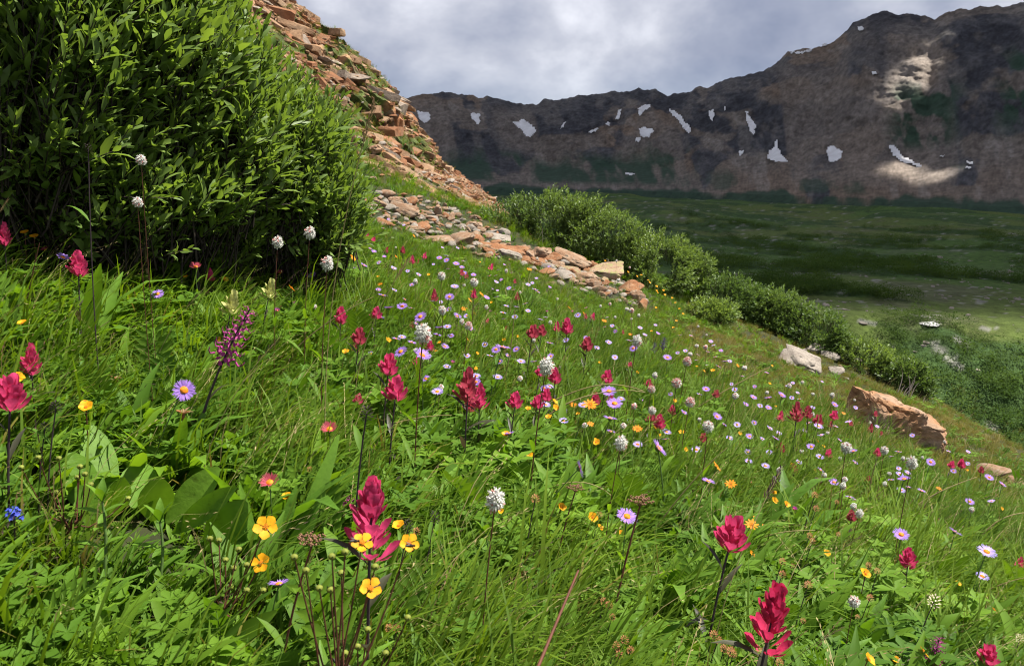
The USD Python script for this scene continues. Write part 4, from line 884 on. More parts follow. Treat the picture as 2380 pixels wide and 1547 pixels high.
many('bistort_high', 'B', [(240, 140, 80, 'white bistort with a pink crown, higher of two beside the willow'), (360, 350, 92, 'round white bistort low beside the willow and violet daisies')])
many('bistort', 'B', [(1018, 835, 138, 'tall white bistort head with a pink centre on a long red stem'),
    (1865, 1060, 130, 'wide white bistort head with a red top on a brown stem'), (1145, 437, 58, 'white bistort standing left of its twin in the upper meadow'), (1368, 480, 60, 'white bistort standing right of its twin in the upper meadow'), (275, 650, 36), (1150, 672, 58), (1285, 752, 42), (965, 475, 40), (1453, 652, 36), (1893, 757, 32), (1590, 402, 28), (830, 240, 16), (1685, 550, 22), (1300, 500, 28)])
many('bistort_pink', 'B', [(1330, 778, 60, 'pinkish fading bistort beside a violet daisy on a red stem')])
many('paintbrush_rose', 'B', [(635, 158, 46), (680, 183, 44), (945, 325, 62), (1030, 297, 56), (1490, 372, 56, 'bright red paintbrush alone in the upper meadow below the stones'), (455, 705, 135, 'bright rose paintbrush with fat upright bracts in the middle meadow'), (700, 690, 98, 'ragged red paintbrush right of the fat bright one'),
    (785, 1045, 175, 'tall rose paintbrush, upper of two growing close together'), (835, 1210, 200, 'slender rose paintbrush, lower of two growing close together'), (1410, 1265, 185, 'bright pink paintbrush leaning against a taller dusky one'), (1655, 1290, 135, 'compact pink paintbrush alone right of the dusky pair'), (575, 1280, 85), (1940, 785, 78), (2010, 780, 128, 'tall rose paintbrush with a smaller one at its side, middle right'), (1925, 1120, 130, 'rose paintbrush half hidden behind the wide white bistort'), (1370, 560, 72), (1460, 745, 38), (975, 1020, 44)])
many('paintbrush_dusky', 'B', [(770, 257, 52), (880, 257, 58), (983, 335, 38), (1285, 412, 56), (1318, 432, 52), (1095, 570, 88, 'dusky pink paintbrush upright among violet daisies'), (1330, 1190, 260, 'tall faded dusky pink paintbrush column in the meadow centre'), (1775, 820, 112, 'dusky paintbrush, left of a faded pair'), (1835, 812, 92, 'dusky paintbrush, right of a faded pair'), (2150, 900, 104, 'thin dusky paintbrush towards the sunny right slope'),
    (2190, 722, 48), (1665, 577, 58), (580, 850, 135, 'faded brownish paintbrush seed stalk in the middle meadow'), (1650, 472, 38), (2135, 717, 28), (1590, 802, 28), (550, 930, 36), (940, 772, 46)])
many('daisy_violet', 'B', [(655, 250, 38), (680, 268, 40), (610, 365, 62, 'violet daisy right of the round white bistort by the willow'), (205, 425, 60, 'violet daisy, left of a touching pair under the willow'), (255, 428, 60, 'violet daisy, right of a touching pair under the willow'), (540, 378, 28), (1130, 312, 44), (1180, 298, 44), (1180, 328, 46), (1245, 352, 52), (1285, 376, 40), (1300, 416, 40), (1190, 388, 30), (1365, 428, 42), (940, 497, 42), (710, 530, 42),
    (740, 572, 76, 'violet daisy tilted left below the blurred grass head'), (785, 657, 78, 'double looking violet daisy above the fat rose paintbrush'), (875, 646, 80, 'violet daisy with rays seen from the side, upper middle meadow'), (1200, 580, 68, 'round violet daisy facing the viewer beside a dusky paintbrush'), (1120, 652, 42), (1195, 664, 44), (1253, 714, 68), (1455, 585, 50), (1000, 717, 95, 'wide violet daisy straight above the tall white bistort head'), (970, 762, 42), (1135, 793, 76), (1115, 843, 64), (1345, 802, 58),
    (865, 957, 104, 'violet daisy left of the red stem of the tall bistort'), (1010, 982, 150, 'big violet daisy crossed by the red stem of the tall bistort'), (660, 970, 42), (690, 982, 42), (1565, 930, 130, 'largest violet daisy of a cluster in the centre of the meadow'), (1520, 942, 70, 'smaller violet daisy left in the central cluster'), (1660, 940, 56, 'small violet daisy right of the central cluster'), (1600, 982, 42), (1888, 899, 60), (1575, 732, 42), (1780, 1027, 58), (2085, 707, 42), (1890, 513, 28), (1610, 1522, 85, 'violet daisy overlapped by a yellow cinquefoil in the lower middle')])
many('daisy_pale', 'B', [(1295, 335, 32), (1090, 356, 24), (1475, 436, 36), (1517, 434, 30), (1535, 394, 24), (1235, 510, 62), (1590, 644, 48), (1660, 650, 44), (1722, 627, 46), (1740, 677, 42), (1610, 520, 38), (1640, 532, 40), (1740, 497, 40), (1770, 484, 28), (1788, 530, 50), (1806, 546, 46), (1825, 736, 46), (2215, 930, 40), (745, 110, 32), (885, 88, 24), (1150, 241, 24), (1255, 244, 28), (1885, 371, 24), (1480, 186, 18), (1430, 486, 18), (1495, 526, 22), (1530, 536, 22), (780, 46, 22)])
many('daisy_magenta', 'B', [(145, 631, 56), (1220, 1031, 46), (1255, 786, 40), (1480, 681, 20), (1870, 681, 24), (1520, 700, 26), (2045, 682, 28)])
many('daisy_red', 'B', [(375, 1490, 130, 'red pink daisy with a large orange disc left of the black seed head')])
many('arnica', 'B', [(955, 160, 28), (535, 312, 56, 'orange star flower between the willow and a violet daisy'), (490, 301, 32), (462, 286, 30), (1300, 662, 48), (1375, 696, 36), (1340, 601, 36), (1420, 562, 46), (1355, 546, 30), (2175, 1320, 82, 'orange yellow flower seen sideways on the right of the central grass'), (2025, 656, 34), (2125, 691, 24), (1750, 391, 38)])
many('cinquefoil', 'B', [(485, 960, 52, 'yellow cinquefoil below the fat rose paintbrush'), (1920, 1301, 44), (1930, 1341, 46), (1880, 1407, 46), (1590, 1527, 60, 'yellow cinquefoil overlapping a violet daisy in the lower middle'), (1665, 851, 24), (1125, 896, 32), (1410, 341, 12), (1107, 955, 24)])
many('dark_head', 'B', [(630, 1380, 100, 'large black brown seed head above the red pink daisy')])

many('daisy_violet', 'C', [(180, 816, 85, 'top violet daisy of a vertical row of three'), (210, 880, 88, 'middle violet daisy of a vertical row of three'), (185, 960, 80, 'bottom violet daisy of a vertical row of three'), (310, 587, 50), (490, 636, 50), (440, 508, 30), (752, 950, 60), (695, 803, 44), (758, 683, 38), (795, 656, 40), (945, 846, 42), (1025, 851, 44), (905, 884, 38), (1025, 901, 38), (1095, 836, 52), (1375, 886, 44), (1252, 1108, 50), (1475, 1133, 50), (915, 1136, 40), (2195, 1271, 50), (2265, 1309, 46), (1885, 1189, 50), (790, 991, 34), (950, 981, 34), (1062, 1065, 52)])
many('daisy_slant', 'C', [(440, 1118, 125, 'big violet daisy seen from behind, tilted to the right')])
many('daisy_violet', 'C', [(705, 1292, 75, 'violet daisy with an orange disc left of the orange edge on flower')])
many('daisy_pale', 'C', [(115, 586, 38), (178, 556, 38), (212, 635, 38), (285, 546, 34), (15, 411, 38), (170, 423, 24), (198, 469, 30), (345, 479, 30), (465, 506, 18), (370, 516, 28), (555, 518, 24), (615, 521, 24), (545, 611, 24), (585, 601, 28), (650, 621, 24), (705, 606, 28), (720, 551, 28), (735, 571, 24), (745, 633, 28), (820, 656, 28), (660, 831, 34), (830, 776, 24), (848, 806, 34), (1130, 791, 34), (1155, 771, 24), (1150, 849, 28), (1190, 856, 34), (1180, 823, 24), (1260, 901, 28), (1310, 764, 18), (1380, 931, 34), (1450, 976, 38), (1380, 1001, 34), (1290, 1001, 54), (1215, 1021, 24), (1600, 1001, 28), (985, 631, 14), (700, 676, 14)])
many('paintbrush_dusky', 'C', [(62, 565, 85), (57, 414, 34), (680, 1060, 58), (1175, 925, 112), (1235, 925, 80), (1290, 966, 70), (1358, 989, 40), (1570, 1011, 50), (1465, 986, 34), (1625, 1036, 28), (1555, 1281, 50), (255, 500, 28), (1550, 1136, 28)])
many('paintbrush_rose', 'C', [(172, 737, 82), (392, 771, 50), (293, 671, 38), (95, 416, 40), (517, 912, 60), (450, 975, 92, 'red paintbrush below the red pink one on the sunny slope'), (1092, 946, 60), (1375, 941, 60), (1345, 1142, 55), (1605, 1137, 55), (1998, 1202, 46), (2050, 1197, 60)])
many('monkshood', 'C', [(420, 580, 46, 'dark violet monkshood, lower of two beyond the bistort'), (470, 557, 56, 'dark violet monkshood, taller of two beyond the bistort')])
many('bistort', 'C', [(328, 547, 62), (610, 618, 30), (645, 574, 25), (898, 691, 35), (423, 731, 35), (850, 839, 40), (1018, 821, 25), (1135, 784, 28), (1205, 766, 20), (1260, 829, 22), (1363, 836, 30), (408, 916, 45), (705, 1001, 62, 'white bistort left of the edge on orange and violet flowers of the sunny slope'), (243, 1090, 72, 'round white bistort left of the big slanting violet daisy'), (1437, 1113, 62), (1640, 1127, 44), (1785, 1195, 62), (1405, 1171, 24), (275, 379, 25), (230, 226, 24), (338, 413, 20), (652, 471, 16), (697, 516, 14), (220, 124, 14), (1420, 1316, 40), (1260, 938, 24)])
many('bistort_pink', 'C', [(595, 656, 60), (692, 581, 30), (538, 771, 56), (405, 804, 44), (610, 872, 56), (313, 893, 40), (300, 387, 32), (185, 353, 20), (290, 159, 14)])
many('arnica', 'C', [(80, 885, 78, 'orange star flower left of the row of three violet daisies'), (750, 1211, 66, 'orange flower seen edge on, upper of two in the lower slope'), (825, 1306, 62, 'orange flower seen edge on, lower of two in the lower slope'), (330, 1013, 54, 'spread orange flower under the row of three violet daisies'), (535, 991, 20), (565, 1001, 20), (155, 441, 28), (45, 401, 20)])
many('cinquefoil', 'C', [(110, 1086, 46), (565, 1034, 34), (130, 664, 18), (730, 706, 24), (330, 714, 18)])
YELLOW_DOTS = [(285, 190), (340, 205), (370, 185), (375, 202), (390, 220), (402, 236), (430, 262), (445, 275), (447, 300), (460, 287), (470, 307), (490, 312), (510, 322), (530, 347), (545, 374), (535, 442), (515, 482), (440, 374), (170, 124), (568, 400), (395, 500), (350, 198)]
many('cinquefoil', 'C', [(x + rnd.uniform(-14, 14), y + rnd.uniform(-10, 10), rnd.uniform(10, 15)) for x, y in YELLOW_DOTS])

many('blue_bells', 'D', [(85, 635, 130, 'small blue bell flower cluster at the far edge beside leafy stalks')])
many('daisy_red', 'E', [(305, 305, 150, 'faded crimson daisy above the yellow cinquefoil flowers')])
many('daisy_violet', 'E', [(365, 995, 150, 'violet daisy partly hidden by green buds beneath the umbel')])
many('paintbrush_tall_rose', 'E', [(990, 555, 640, 'tall pink paintbrush with two yellow cinquefoils before its stem')])
many('umbel', 'E', [(585, 690, 185, 'tan dried umbel on a dark stem left of the tall pink paintbrush')])
many('elephant_head_low', 'E', [(790, 440, 190, 'purple elephant head spike lying flat behind the tall pink paintbrush')])
many('bistort', 'E', [(1835, 425, 140, 'white bistort hanging low with a curved red stem in the lower middle')])
many('dark_spike', 'E', [(1245, 597, 100, 'dark brown seed spike right of the tall pink paintbrush'), (1425, 540, 100, 'dark brown seed spike near the broad round leaf')])
many('cinquefoil', 'E', [(420, 403, 75, 'small yellow cinquefoil under the faded crimson daisy'), (1180, 600, 90, 'yellow cinquefoil right behind the tall pink paintbrush')])
many('brown_bud', 'E', [(1300, 635, 50), (575, 215, 36), (1110, 1290, 50), (1165, 1293, 44)])

many('bistort', 'F', [(990, 42, 78)])
many('daisy_edge', 'F', [(705, 210, 130, 'violet daisy seen edge on with its face turned away')])
many('daisy_violet', 'F', [(1030, 535, 150, 'violet daisy under the pale umbel with two orange spots'), (1585, 297, 90, 'violet daisy left of the orange edge on flower, lower slope')][:1])
many('cinquefoil', 'F', [(370, 121, 50), (820, 34, 46), (585, 471, 64), (575, 531, 40), (795, 541, 74, 'yellow cinquefoil left of the violet daisy under the pale umbel'), (845, 611, 52), (990, 646, 42), (175, 501, 30)])
many('arnica', 'F', [(1850, 577, 66)][:0])
many('umbel', 'F', [(680, 340, 110, 'small tan umbel below the edge on violet daisy'), (1120, 425, 160, 'pale green tan umbel above a violet daisy')])
many('paintbrush_rose', 'F', [(1750, 650, 330, 'tall bright pink paintbrush beside orange arnica flowers')])
many('brown_bud', 'F', [(875, 1111, 50), (910, 1136, 50), (930, 1216, 46), (955, 1411, 55), (1015, 1371, 55), (1055, 1441, 52), (980, 1466, 52), (1620, 1336, 55), (1650, 1371, 52), (1690, 1431, 52), (1750, 1466, 52), (845, 521, 40), (410, 415, 60)])

many('paintbrush_rose', 'G', [(1245, 815, 170, 'rose paintbrush on a long dark stem leaning right in the lower meadow'), (1790, 1470, 170, 'rose paintbrush at the bottom edge beside the purple spike'), (2005, 850, 90, 'rose paintbrush just entering the picture on its edge')])
many('paintbrush_tall_crimson', 'G', [(320, 1235, 560, 'large crimson paintbrush in the bottom corner of the meadow')])
many('paintbrush_dusky', 'G', [(860, 527, 95, 'dusky paintbrush directly beneath two white bistorts'), (975, 292, 62), (1740, 217, 60)])
many('elephant_head_1', 'G', [(1430, 1455, 220, 'purple elephant head spike with white tips at the bottom edge')])
many('daisy_violet', 'G', [(1195, 657, 110, 'violet daisy above the rose paintbrush with the long dark stem'), (1560, 642, 100, 'violet daisy half turned away near the dry grass stalks'), (1660, 434, 65), (1215, 282, 90, 'violet daisy right of the dark grass plume, upper lower slope'), (360, 275, 60), (395, 290, 60), (845, 405, 62), (875, 420, 55)])
many('daisy_pale', 'G', [(1775, 775, 130, 'pale violet daisy on a dark stem near the far lower slope'), (1745, 940, 90, 'pale violet daisy below a similar larger one')])
many('daisy_magenta', 'G', [(800, 407, 50), (630, 299, 64, 'closed violet magenta daisy right of the dark grass plume'), (710, 852, 56, 'closed magenta daisy left of the rose paintbrush'), (465, 485, 58), (1450, 558, 32), (182, 305, 36), (405, 315, 40)])
many('bistort', 'G', [(803, 334, 46), (872, 468, 52, 'white bistort, upper of two over a dusky paintbrush'), (912, 515, 56, 'white bistort, lower of two over a dusky paintbrush'), (875, 1112, 82, 'white bistort alone in the lower meadow grass')])
many('arnica', 'G', [(180, 590, 92, 'large orange arnica right of the bright pink paintbrush'), (185, 521, 56), (265, 601, 46), (185, 786, 42), (1825, 1166, 66, 'orange flower hanging sideways near a withered cream husk'), (1350, 1452, 90, 'orange dry arnica in front of the purple spike'), (820, 226, 34)])
many('cinquefoil', 'G', [(950, 926, 76, 'yellow cinquefoil carrying a fly in the lower meadow'), (690, 785, 50), (940, 832, 40), (970, 1505, 95, 'yellow cinquefoil cup at the bottom edge'), (1580, 990, 42), (330, 376, 42), (335, 426, 46), (415, 456, 56), (1160, 1508, 56)])
many('cream_husk', 'G', [(1420, 1110, 95, 'withered cream flower husk on a thin stalk'), (2000, 1360, 58, 'withered cream flower near the picture edge')])
many('blue_bells', 'G', [(655, 1155, 42, 'tiny blue flower in the grass left of the white bistort')])
many('grass_head_purple', 'G', [(330, 310, 260, 'dark grass plume arching over violet daisies'), (870, 700, 150, 'dark drooping grass plume under the dusky paintbrush'), (720, 1330, 200, 'dark drooping grass plume right of the crimson paintbrush')])
many('brown_bud', 'G', [(610, 390, 44), (620, 480, 40), (760, 437, 30), (575, 665, 40), (595, 700, 40), (390, 840, 46), (390, 925, 46), (460, 870, 30), (565, 1000, 52), (985, 1087, 46), (1035, 905, 42), (975, 865, 40), (530, 1240, 36), (900, 1215, 30), (770, 655, 30), (375, 1415, 56), (240, 1455, 56), (40, 1450, 60), (370, 1525, 50)])
# plumes that stand out over the willow and the meadow
LIST += [(935, 625, 62, 'grass_head_tan', 'blurred tan grass head blowing above the meadow flowers'), (858, 285, 95, 'grass_head_high', 'brown grass head rising before the rocky hillside'), (328, 372, 24, 'bistort_tall', 'white bistort high in front of the dark willow'), (320, 470, 24, 'bistort_tall', 'white bistort lower in front of the dark willow'), 
         (8, 480, 40, 'grass_head_tan', 'drooping pale grass head at the picture edge'), (205, 345, 22, 'dark_head_tall', 'dark seed head on a tall stalk before the willow')]

# smaller blooms that crowd the middle of the slope
def crowd():
    import shapely.geometry as sg
    poly = sg.Polygon([(880, 575), (1150, 600), (1460, 715), (1640, 790), (1980, 920), (2330, 1080), (2330, 1200), (1900, 1130), (1600, 1060), (1250, 1000), (980, 900), (850, 720)])
    q = np.random.default_rng(91); have = np.array([(x[0], x[1]) for x in LIST]); n = 0
    kinds_ = ['daisy_pale'] * 60 + ['daisy_violet'] * 42 + ['bistort'] * 24 + ['paintbrush_rose'] * 6 + ['paintbrush_dusky'] * 6 + ['cinquefoil'] * 26 + ['arnica'] * 12
    while n < len(kinds_):
        x, y = q.uniform(850, 2340), q.uniform(560, 1200)
        if not poly.contains(sg.Point(x, y)) or np.hypot(have[:, 0] - x, have[:, 1] - y).min() < 13 or noise(np.array([x / 70, y / 45, 0.3]), 6) < q.uniform(.25, .6): continue
        d = on_ground(x, y, .15)[1]; sp = kinds_[n]; S = {'daisy': .031, 'bistort': .021, 'paintbrush': .046, 'cinquefoil': .017, 'arnica': .024}[sp.split('_')[0]]
        LIST.append((x, y, FPX * S / d * q.uniform(.8, 1.1), sp, None)); have = np.vstack([have, (x, y)]); n += 1
crowd()

NAMES = {'paintbrush': ('paintbrush_flower', 'paintbrush'), 'daisy': ('mountain_daisy', 'daisy'), 'bistort': ('bistort', 'bistort'), 'cinquefoil': ('cinquefoil', 'cinquefoil'), 'arnica': ('arnica', 'arnica'), 'elephant': ('elephant_head_spike', 'flower spike'),
         'monkshood': ('monkshood', 'monkshood'), 'umbel': ('dried_umbel', 'umbel'), 'dark': ('dark_seed_head', 'seed head'), 'brown': ('withered_bud', 'bud'), 'cream': ('withered_husk', 'seed head'), 'grass': ('grass_plume', 'grass plume'), 'blue': ('blue_bell_flower', 'blue flower'), 'dry': ('dried_star_flower', 'dried flower')}
WORDS = {'paintbrush_rose': 'rose red paintbrush', 'paintbrush_dusky': 'dusky pink paintbrush', 'daisy_violet': 'violet daisy', 'daisy_pale': 'pale violet daisy', 'daisy_magenta': 'closed magenta daisy', 'daisy_red': 'faded red daisy', 'bistort': 'white bistort', 'bistort_pink': 'pinkish bistort', 'cinquefoil': 'yellow cinquefoil', 'arnica': 'orange arnica', 'brown_bud': 'withered brown bud'}
GROUPS = {'paintbrush': 'paintbrush flowers in the meadow', 'daisy': 'mountain daisies in the meadow', 'bistort': 'bistorts in the meadow', 'cinquefoil': 'yellow cinquefoils in the meadow', 'arnica': 'orange arnicas in the meadow', 'brown': 'withered buds in the meadow', 'umbel': 'dried umbels in the meadow', 'dark': 'dark seed heads in the meadow', 'grass': 'grass plumes over the meadow', 'elephant': 'purple spikes in the meadow'}
# short names of things that are easy to find, used to say where the lesser flowers are
MARKS = [(862, 1205, 'the tall pink paintbrush'), (982, 775, 'the tall white bistort'), (1269, 853, 'the wide red topped bistort'), (428, 907, 'the large facing daisy'), (1086, 900, 'the faded dusky column'), (1044, 922, 'the bright pink paintbrush'), (793, 737, 'the fat rose paintbrush'), (1168, 809, 'the central daisy cluster'), (1197, 936, 'the compact pink paintbrush'), (910, 880, 'the close rose pair'),
         (1415, 938, 'the vertical daisy trio'), (1530, 1042, 'the big slanting daisy'), (1442, 1030, 'the round white bistort'), (1470, 668, 'the orange end boulder'), (2070, 980, 'the large orange outcrop'), (1850, 835, 'the pale flat slab'), (1703, 1240, 'the tall bright paintbrush'), (1794, 1440, 'the large crimson paintbrush'), (2111, 1296, 'the leaning rose paintbrush'), (1990, 1184, 'the stacked bistort pair'), (2293, 1282, 'the pale stemmed daisy'),
         (1456, 1198, 'the daisy under the umbel'), (1158, 1160, 'the low hanging bistort'), (545, 775, 'the purple elephant head'), (182, 612, 'the upright rose paintbrush'), (760, 612, 'the round willow bistort'), (1025, 641, 'the twin bistorts'), (1600, 830, 'the pinkish slope bistort'), (1345, 1085, 'the edge on daisy'), (765, 995, 'the red pink daisy'), (1968, 1040, 'the sunny slope bistort'), (2119, 1076, 'the white lower bistort'), (1747, 1218, 'the orange arnica trio'), (1476, 800, 'the slope bistort with daisy'), (1545, 797, 'the dark violet monkshood')]
ORDER = 'nearest second third fourth fifth sixth seventh eighth ninth tenth eleventh twelfth thirteenth fourteenth fifteenth sixteenth seventeenth eighteenth nineteenth twentieth'.split()
def relation(px, py, words, used):
    best = sorted(MARKS, key=lambda m: math.hypot(px - m[0], (py - m[1]) * 1.2))[0]
    dx, dy = px - best[0], py - best[1]
    side = ('right of' if dx > 0 else 'left of') if abs(dx) > abs(dy) * 1.1 else ('below' if dy > 0 else 'above')
    used.setdefault((words, best[2], side), []).append((math.hypot(dx, dy), px, py)); return words, best[2], side
KEYS, REL = {}, {}
for i, (px, py, s, sp, lab) in enumerate(LIST):
    if not lab: KEYS[i] = relation(px, py, ('small ' if s < 22 else '') + WORDS[sp], REL)
for v in REL.values(): v.sort()

CHECK = False
def plant_all():
    for i, (px, py, s, sp, lab) in enumerate(LIST):
        near = s >= 19; fam = sp.split('_')[0]; k = rnd.randrange(1000)
        if sp in HEADS: key = sp
        else:
            opts = [q for q in HEADS if q.rsplit('_', 1)[0] == ('' if near else 'far_') + sp and q[-1].isdigit()] or [q for q in HEADS if q.rsplit('_', 1)[0] == sp and q[-1].isdigit()]
            key = opts[k % len(opts)]
        rz = rnd.uniform(-.5, .5) if fam in ('daisy', 'cinquefoil', 'arnica') else rnd.uniform(-.7, .7)
        if sp in ('daisy_facing', 'daisy_edge', 'daisy_slant', 'elephant_head_0', 'elephant_head_low', 'paintbrush_tall_rose', 'paintbrush_tall_crimson'): rz = 0.0
        if fam == 'brown': s *= 0.85
        if fam == 'paintbrush': s *= 1.06
        base, sc = place_head(key, px, py, s, rz=rz, lo=0.3 if fam in ('grass', 'dry', 'umbel', 'elephant') else 0.6)
        if lab is None:
            w, mk, side = KEYS[i]; n = [q[1:] for q in REL[(w, mk, side)]].index((px, py)); lab = f'{w}, {ORDER[min(n, 19)]} {side} {mk}'
        if CHECK:
            _o = HEADS[key][1] * sc; _c, _s = math.cos(rz), math.sin(rz); _q = project(base + np.array([_o[0] * _c - _o[1] * _s, _o[0] * _s + _o[1] * _c, _o[2]])); _g = base[2] - float(gz(base[0], base[1]))
            if abs(_g) > .03 or np.hypot(_q[0] - px, _q[1] - py) > 20: print(key, round(px), round(py), 'gap', round(_g, 3), 'd', round(base[1], 2), 's', round(sc, 2))
        name, cat = NAMES[fam]; instance(name, key, base, sc, rz, lab, cat, GROUPS.get(fam))
plant_all()
# ------------------------------------------------------------------ grass and low herbs: too many to count
def scatter(name, protos, pos, yaw, scale, which, label, kind='stuff', tilt=None):
    path = f'/World/{numbered("/World", name)}'; pi = UsdGeom.PointInstancer.Define(stage, path); rel = pi.CreatePrototypesRel()
    for i, (mesh, mat) in enumerate(protos):
        m = usdkit.mesh(stage, f'{path}/clump_{i}', mesh, mat, smooth=True); rel.AddTarget(m.GetPath())
    n = len(pos); pi.CreatePositionsAttr(Vt.Vec3fArray.FromNumpy(np.asarray(pos, np.float32)))
    pi.CreateProtoIndicesAttr(Vt.IntArray.FromNumpy(np.asarray(which, np.int32)))
    sc = np.asarray(scale, np.float32); sc = np.repeat(sc[:, None], 3, 1) if sc.ndim == 1 else sc
    pi.CreateScalesAttr(Vt.Vec3fArray.FromNumpy(np.ascontiguousarray(sc)))
    q = Vt.QuathArray(n); tl = np.zeros(n) if tilt is None else tilt
    for k in range(n):
        a, b = float(yaw[k]) / 2, float(tl[k]) / 2
        # yaw about z after a tilt about y
        q[k] = Gf.Quath(math.cos(a) * math.cos(b), -math.sin(a) * math.sin(b), math.cos(a) * math.sin(b), math.sin(a) * math.cos(b))
    pi.CreateOrientationsAttr(q); tag(pi, label, kind=kind)

def grass_tuft(seed, n, L0, L1, W0, W1, R, lean=0.35, mat='grass'):
    r = np.random.default_rng(seed); m = MB()
    for k in range(n):
        a = r.uniform(0, 6.283); q = R * math.sqrt(r.random()); h = np.array([lean + r.normal(0, .30), r.normal(0, .30), 0]); tl = np.linalg.norm(h)
        hd = h / (tl + 1e-6); d = np.array([0, 0, 1]) + h * 0.8
        L = r.uniform(L0, L1); m.add(*put(strip(L, r.uniform(W0, W1), 4, 0, -r.uniform(.3, 1.5)), (q * math.cos(a), q * math.sin(a), -0.01), d, -hd + [0, 0, .1]))
    return m.mesh(), M[mat]

def herb_tuft(seed, n, L0, L1, W0, W1, R, mat='herb', lean=0.3):
    r = np.random.default_rng(seed); m = MB()
    for k in range(n):
        a = r.uniform(0, 6.283); q = R * math.sqrt(r.random()); h = np.array([lean * 1.0 + r.normal(0, .5), r.normal(0, .5), 0]); hd = h / (np.linalg.norm(h) + 1e-6)
        d = np.array([0, 0, .85]) + h * 0.7; L = r.uniform(L0, L1)
        m.add(*put(blade(L, r.uniform(W0, W1), 4, 0.22, -0.1, peak=0.5, tip=0.85, bend2=-r.uniform(.2, 1.3)), (q * math.cos(a), q * math.sin(a), r.uniform(-.01, .02)), d, -hd * .6 + [0, 0, .5]))
    return m.mesh(), M[mat]

def fern_tuft(seed, n, L0, L1, R):
    r = np.random.default_rng(seed); m = MB()
    for k in range(n):
        a = r.uniform(0, 6.283); q = R * r.random(); h = np.array([.35 + r.normal(0, .5), r.normal(0, .5), 0]); hd = h / np.linalg.norm(h); L = r.uniform(L0, L1); B = basis(np.array([0, 0, .8]) + h * .8, -hd + [0, 0, .3])
        p0 = np.array([q * math.cos(a), q * math.sin(a), 0])
        N = 11; th = -np.linspace(0, 1, N) * r.uniform(.4, 1.2); y = np.cumsum(np.cos(th)) * L / N; z = np.cumsum(np.sin(th)) * L / N
        m.add(*tube(p0 + np.stack([0 * y, y, z], -1) @ B.T, 0.0006, 3))
        for j in range(2, N):
            p = p0 + B @ np.array([0, y[j], z[j]]); l = L * 0.26 * math.sin(math.pi * (0.15 + 0.8 * (j - 2) / (N - 2)))
            for sg in (-1, 1): m.add(*put(blade(l, l * 0.30, 2, 0.2, 0.1), p, B @ np.array([sg * .8, .65, .1]), B[:, 2]))
    return m.mesh(), M['fern']

def trefoil_tuft(seed, n, R):
    r = np.random.default_rng(seed); m = MB()
    for k in range(n):
        a = r.uniform(0, 6.283); q = R * math.sqrt(r.random()); L = r.uniform(.03, .09); d = np.array([.25 + r.normal(0, .4), r.normal(0, .4), 1.0]); d /= np.linalg.norm(d); p0 = np.array([q * math.cos(a), q * math.sin(a), 0]); p = p0 + d * L
        m.add(*tube(np.array([p0, (p0 + p) / 2, p]), 0.0006, 3)); f = r.uniform(0, 6.28); l = r.uniform(.018, .030)
        for j in range(5): e = f + j * 1.2566; m.add(*put(blade(l, l * .5, 2, .2, -.1, peak=.62, tip=.7), p, [math.cos(e) + .2, math.sin(e), .25]))
    return m.mesh(), M['herb']

GRASSY = [grass_tuft(1, 16, .08, .17, .0022, .0040, .03), grass_tuft(2, 20, .06, .14, .0018, .0034, .035), grass_tuft(3, 14, .10, .21, .0026, .0046, .03, .45), grass_tuft(4, 12, .07, .16, .002, .004, .04, .2, 'grass_dry')]
HERBS = [herb_tuft(11, 11, .06, .12, .013, .023, .035), herb_tuft(12, 13, .05, .10, .010, .017, .03), herb_tuft(13, 8, .08, .14, .018, .030, .04, 'broad'), fern_tuft(14, 6, .07, .13, .02), fern_tuft(15, 5, .06, .11, .025), trefoil_tuft(16, 12, .04)]
DRYG = [grass_tuft(21, 20, .05, .13, .0020, .0036, .04, .3, 'grass_dry'), grass_tuft(22, 18, .06, .15, .002, .0038, .04, .4, 'grass_dry'), grass_tuft(23, 18, .06, .14, .002, .004, .04, .3, 'grass_dry')]

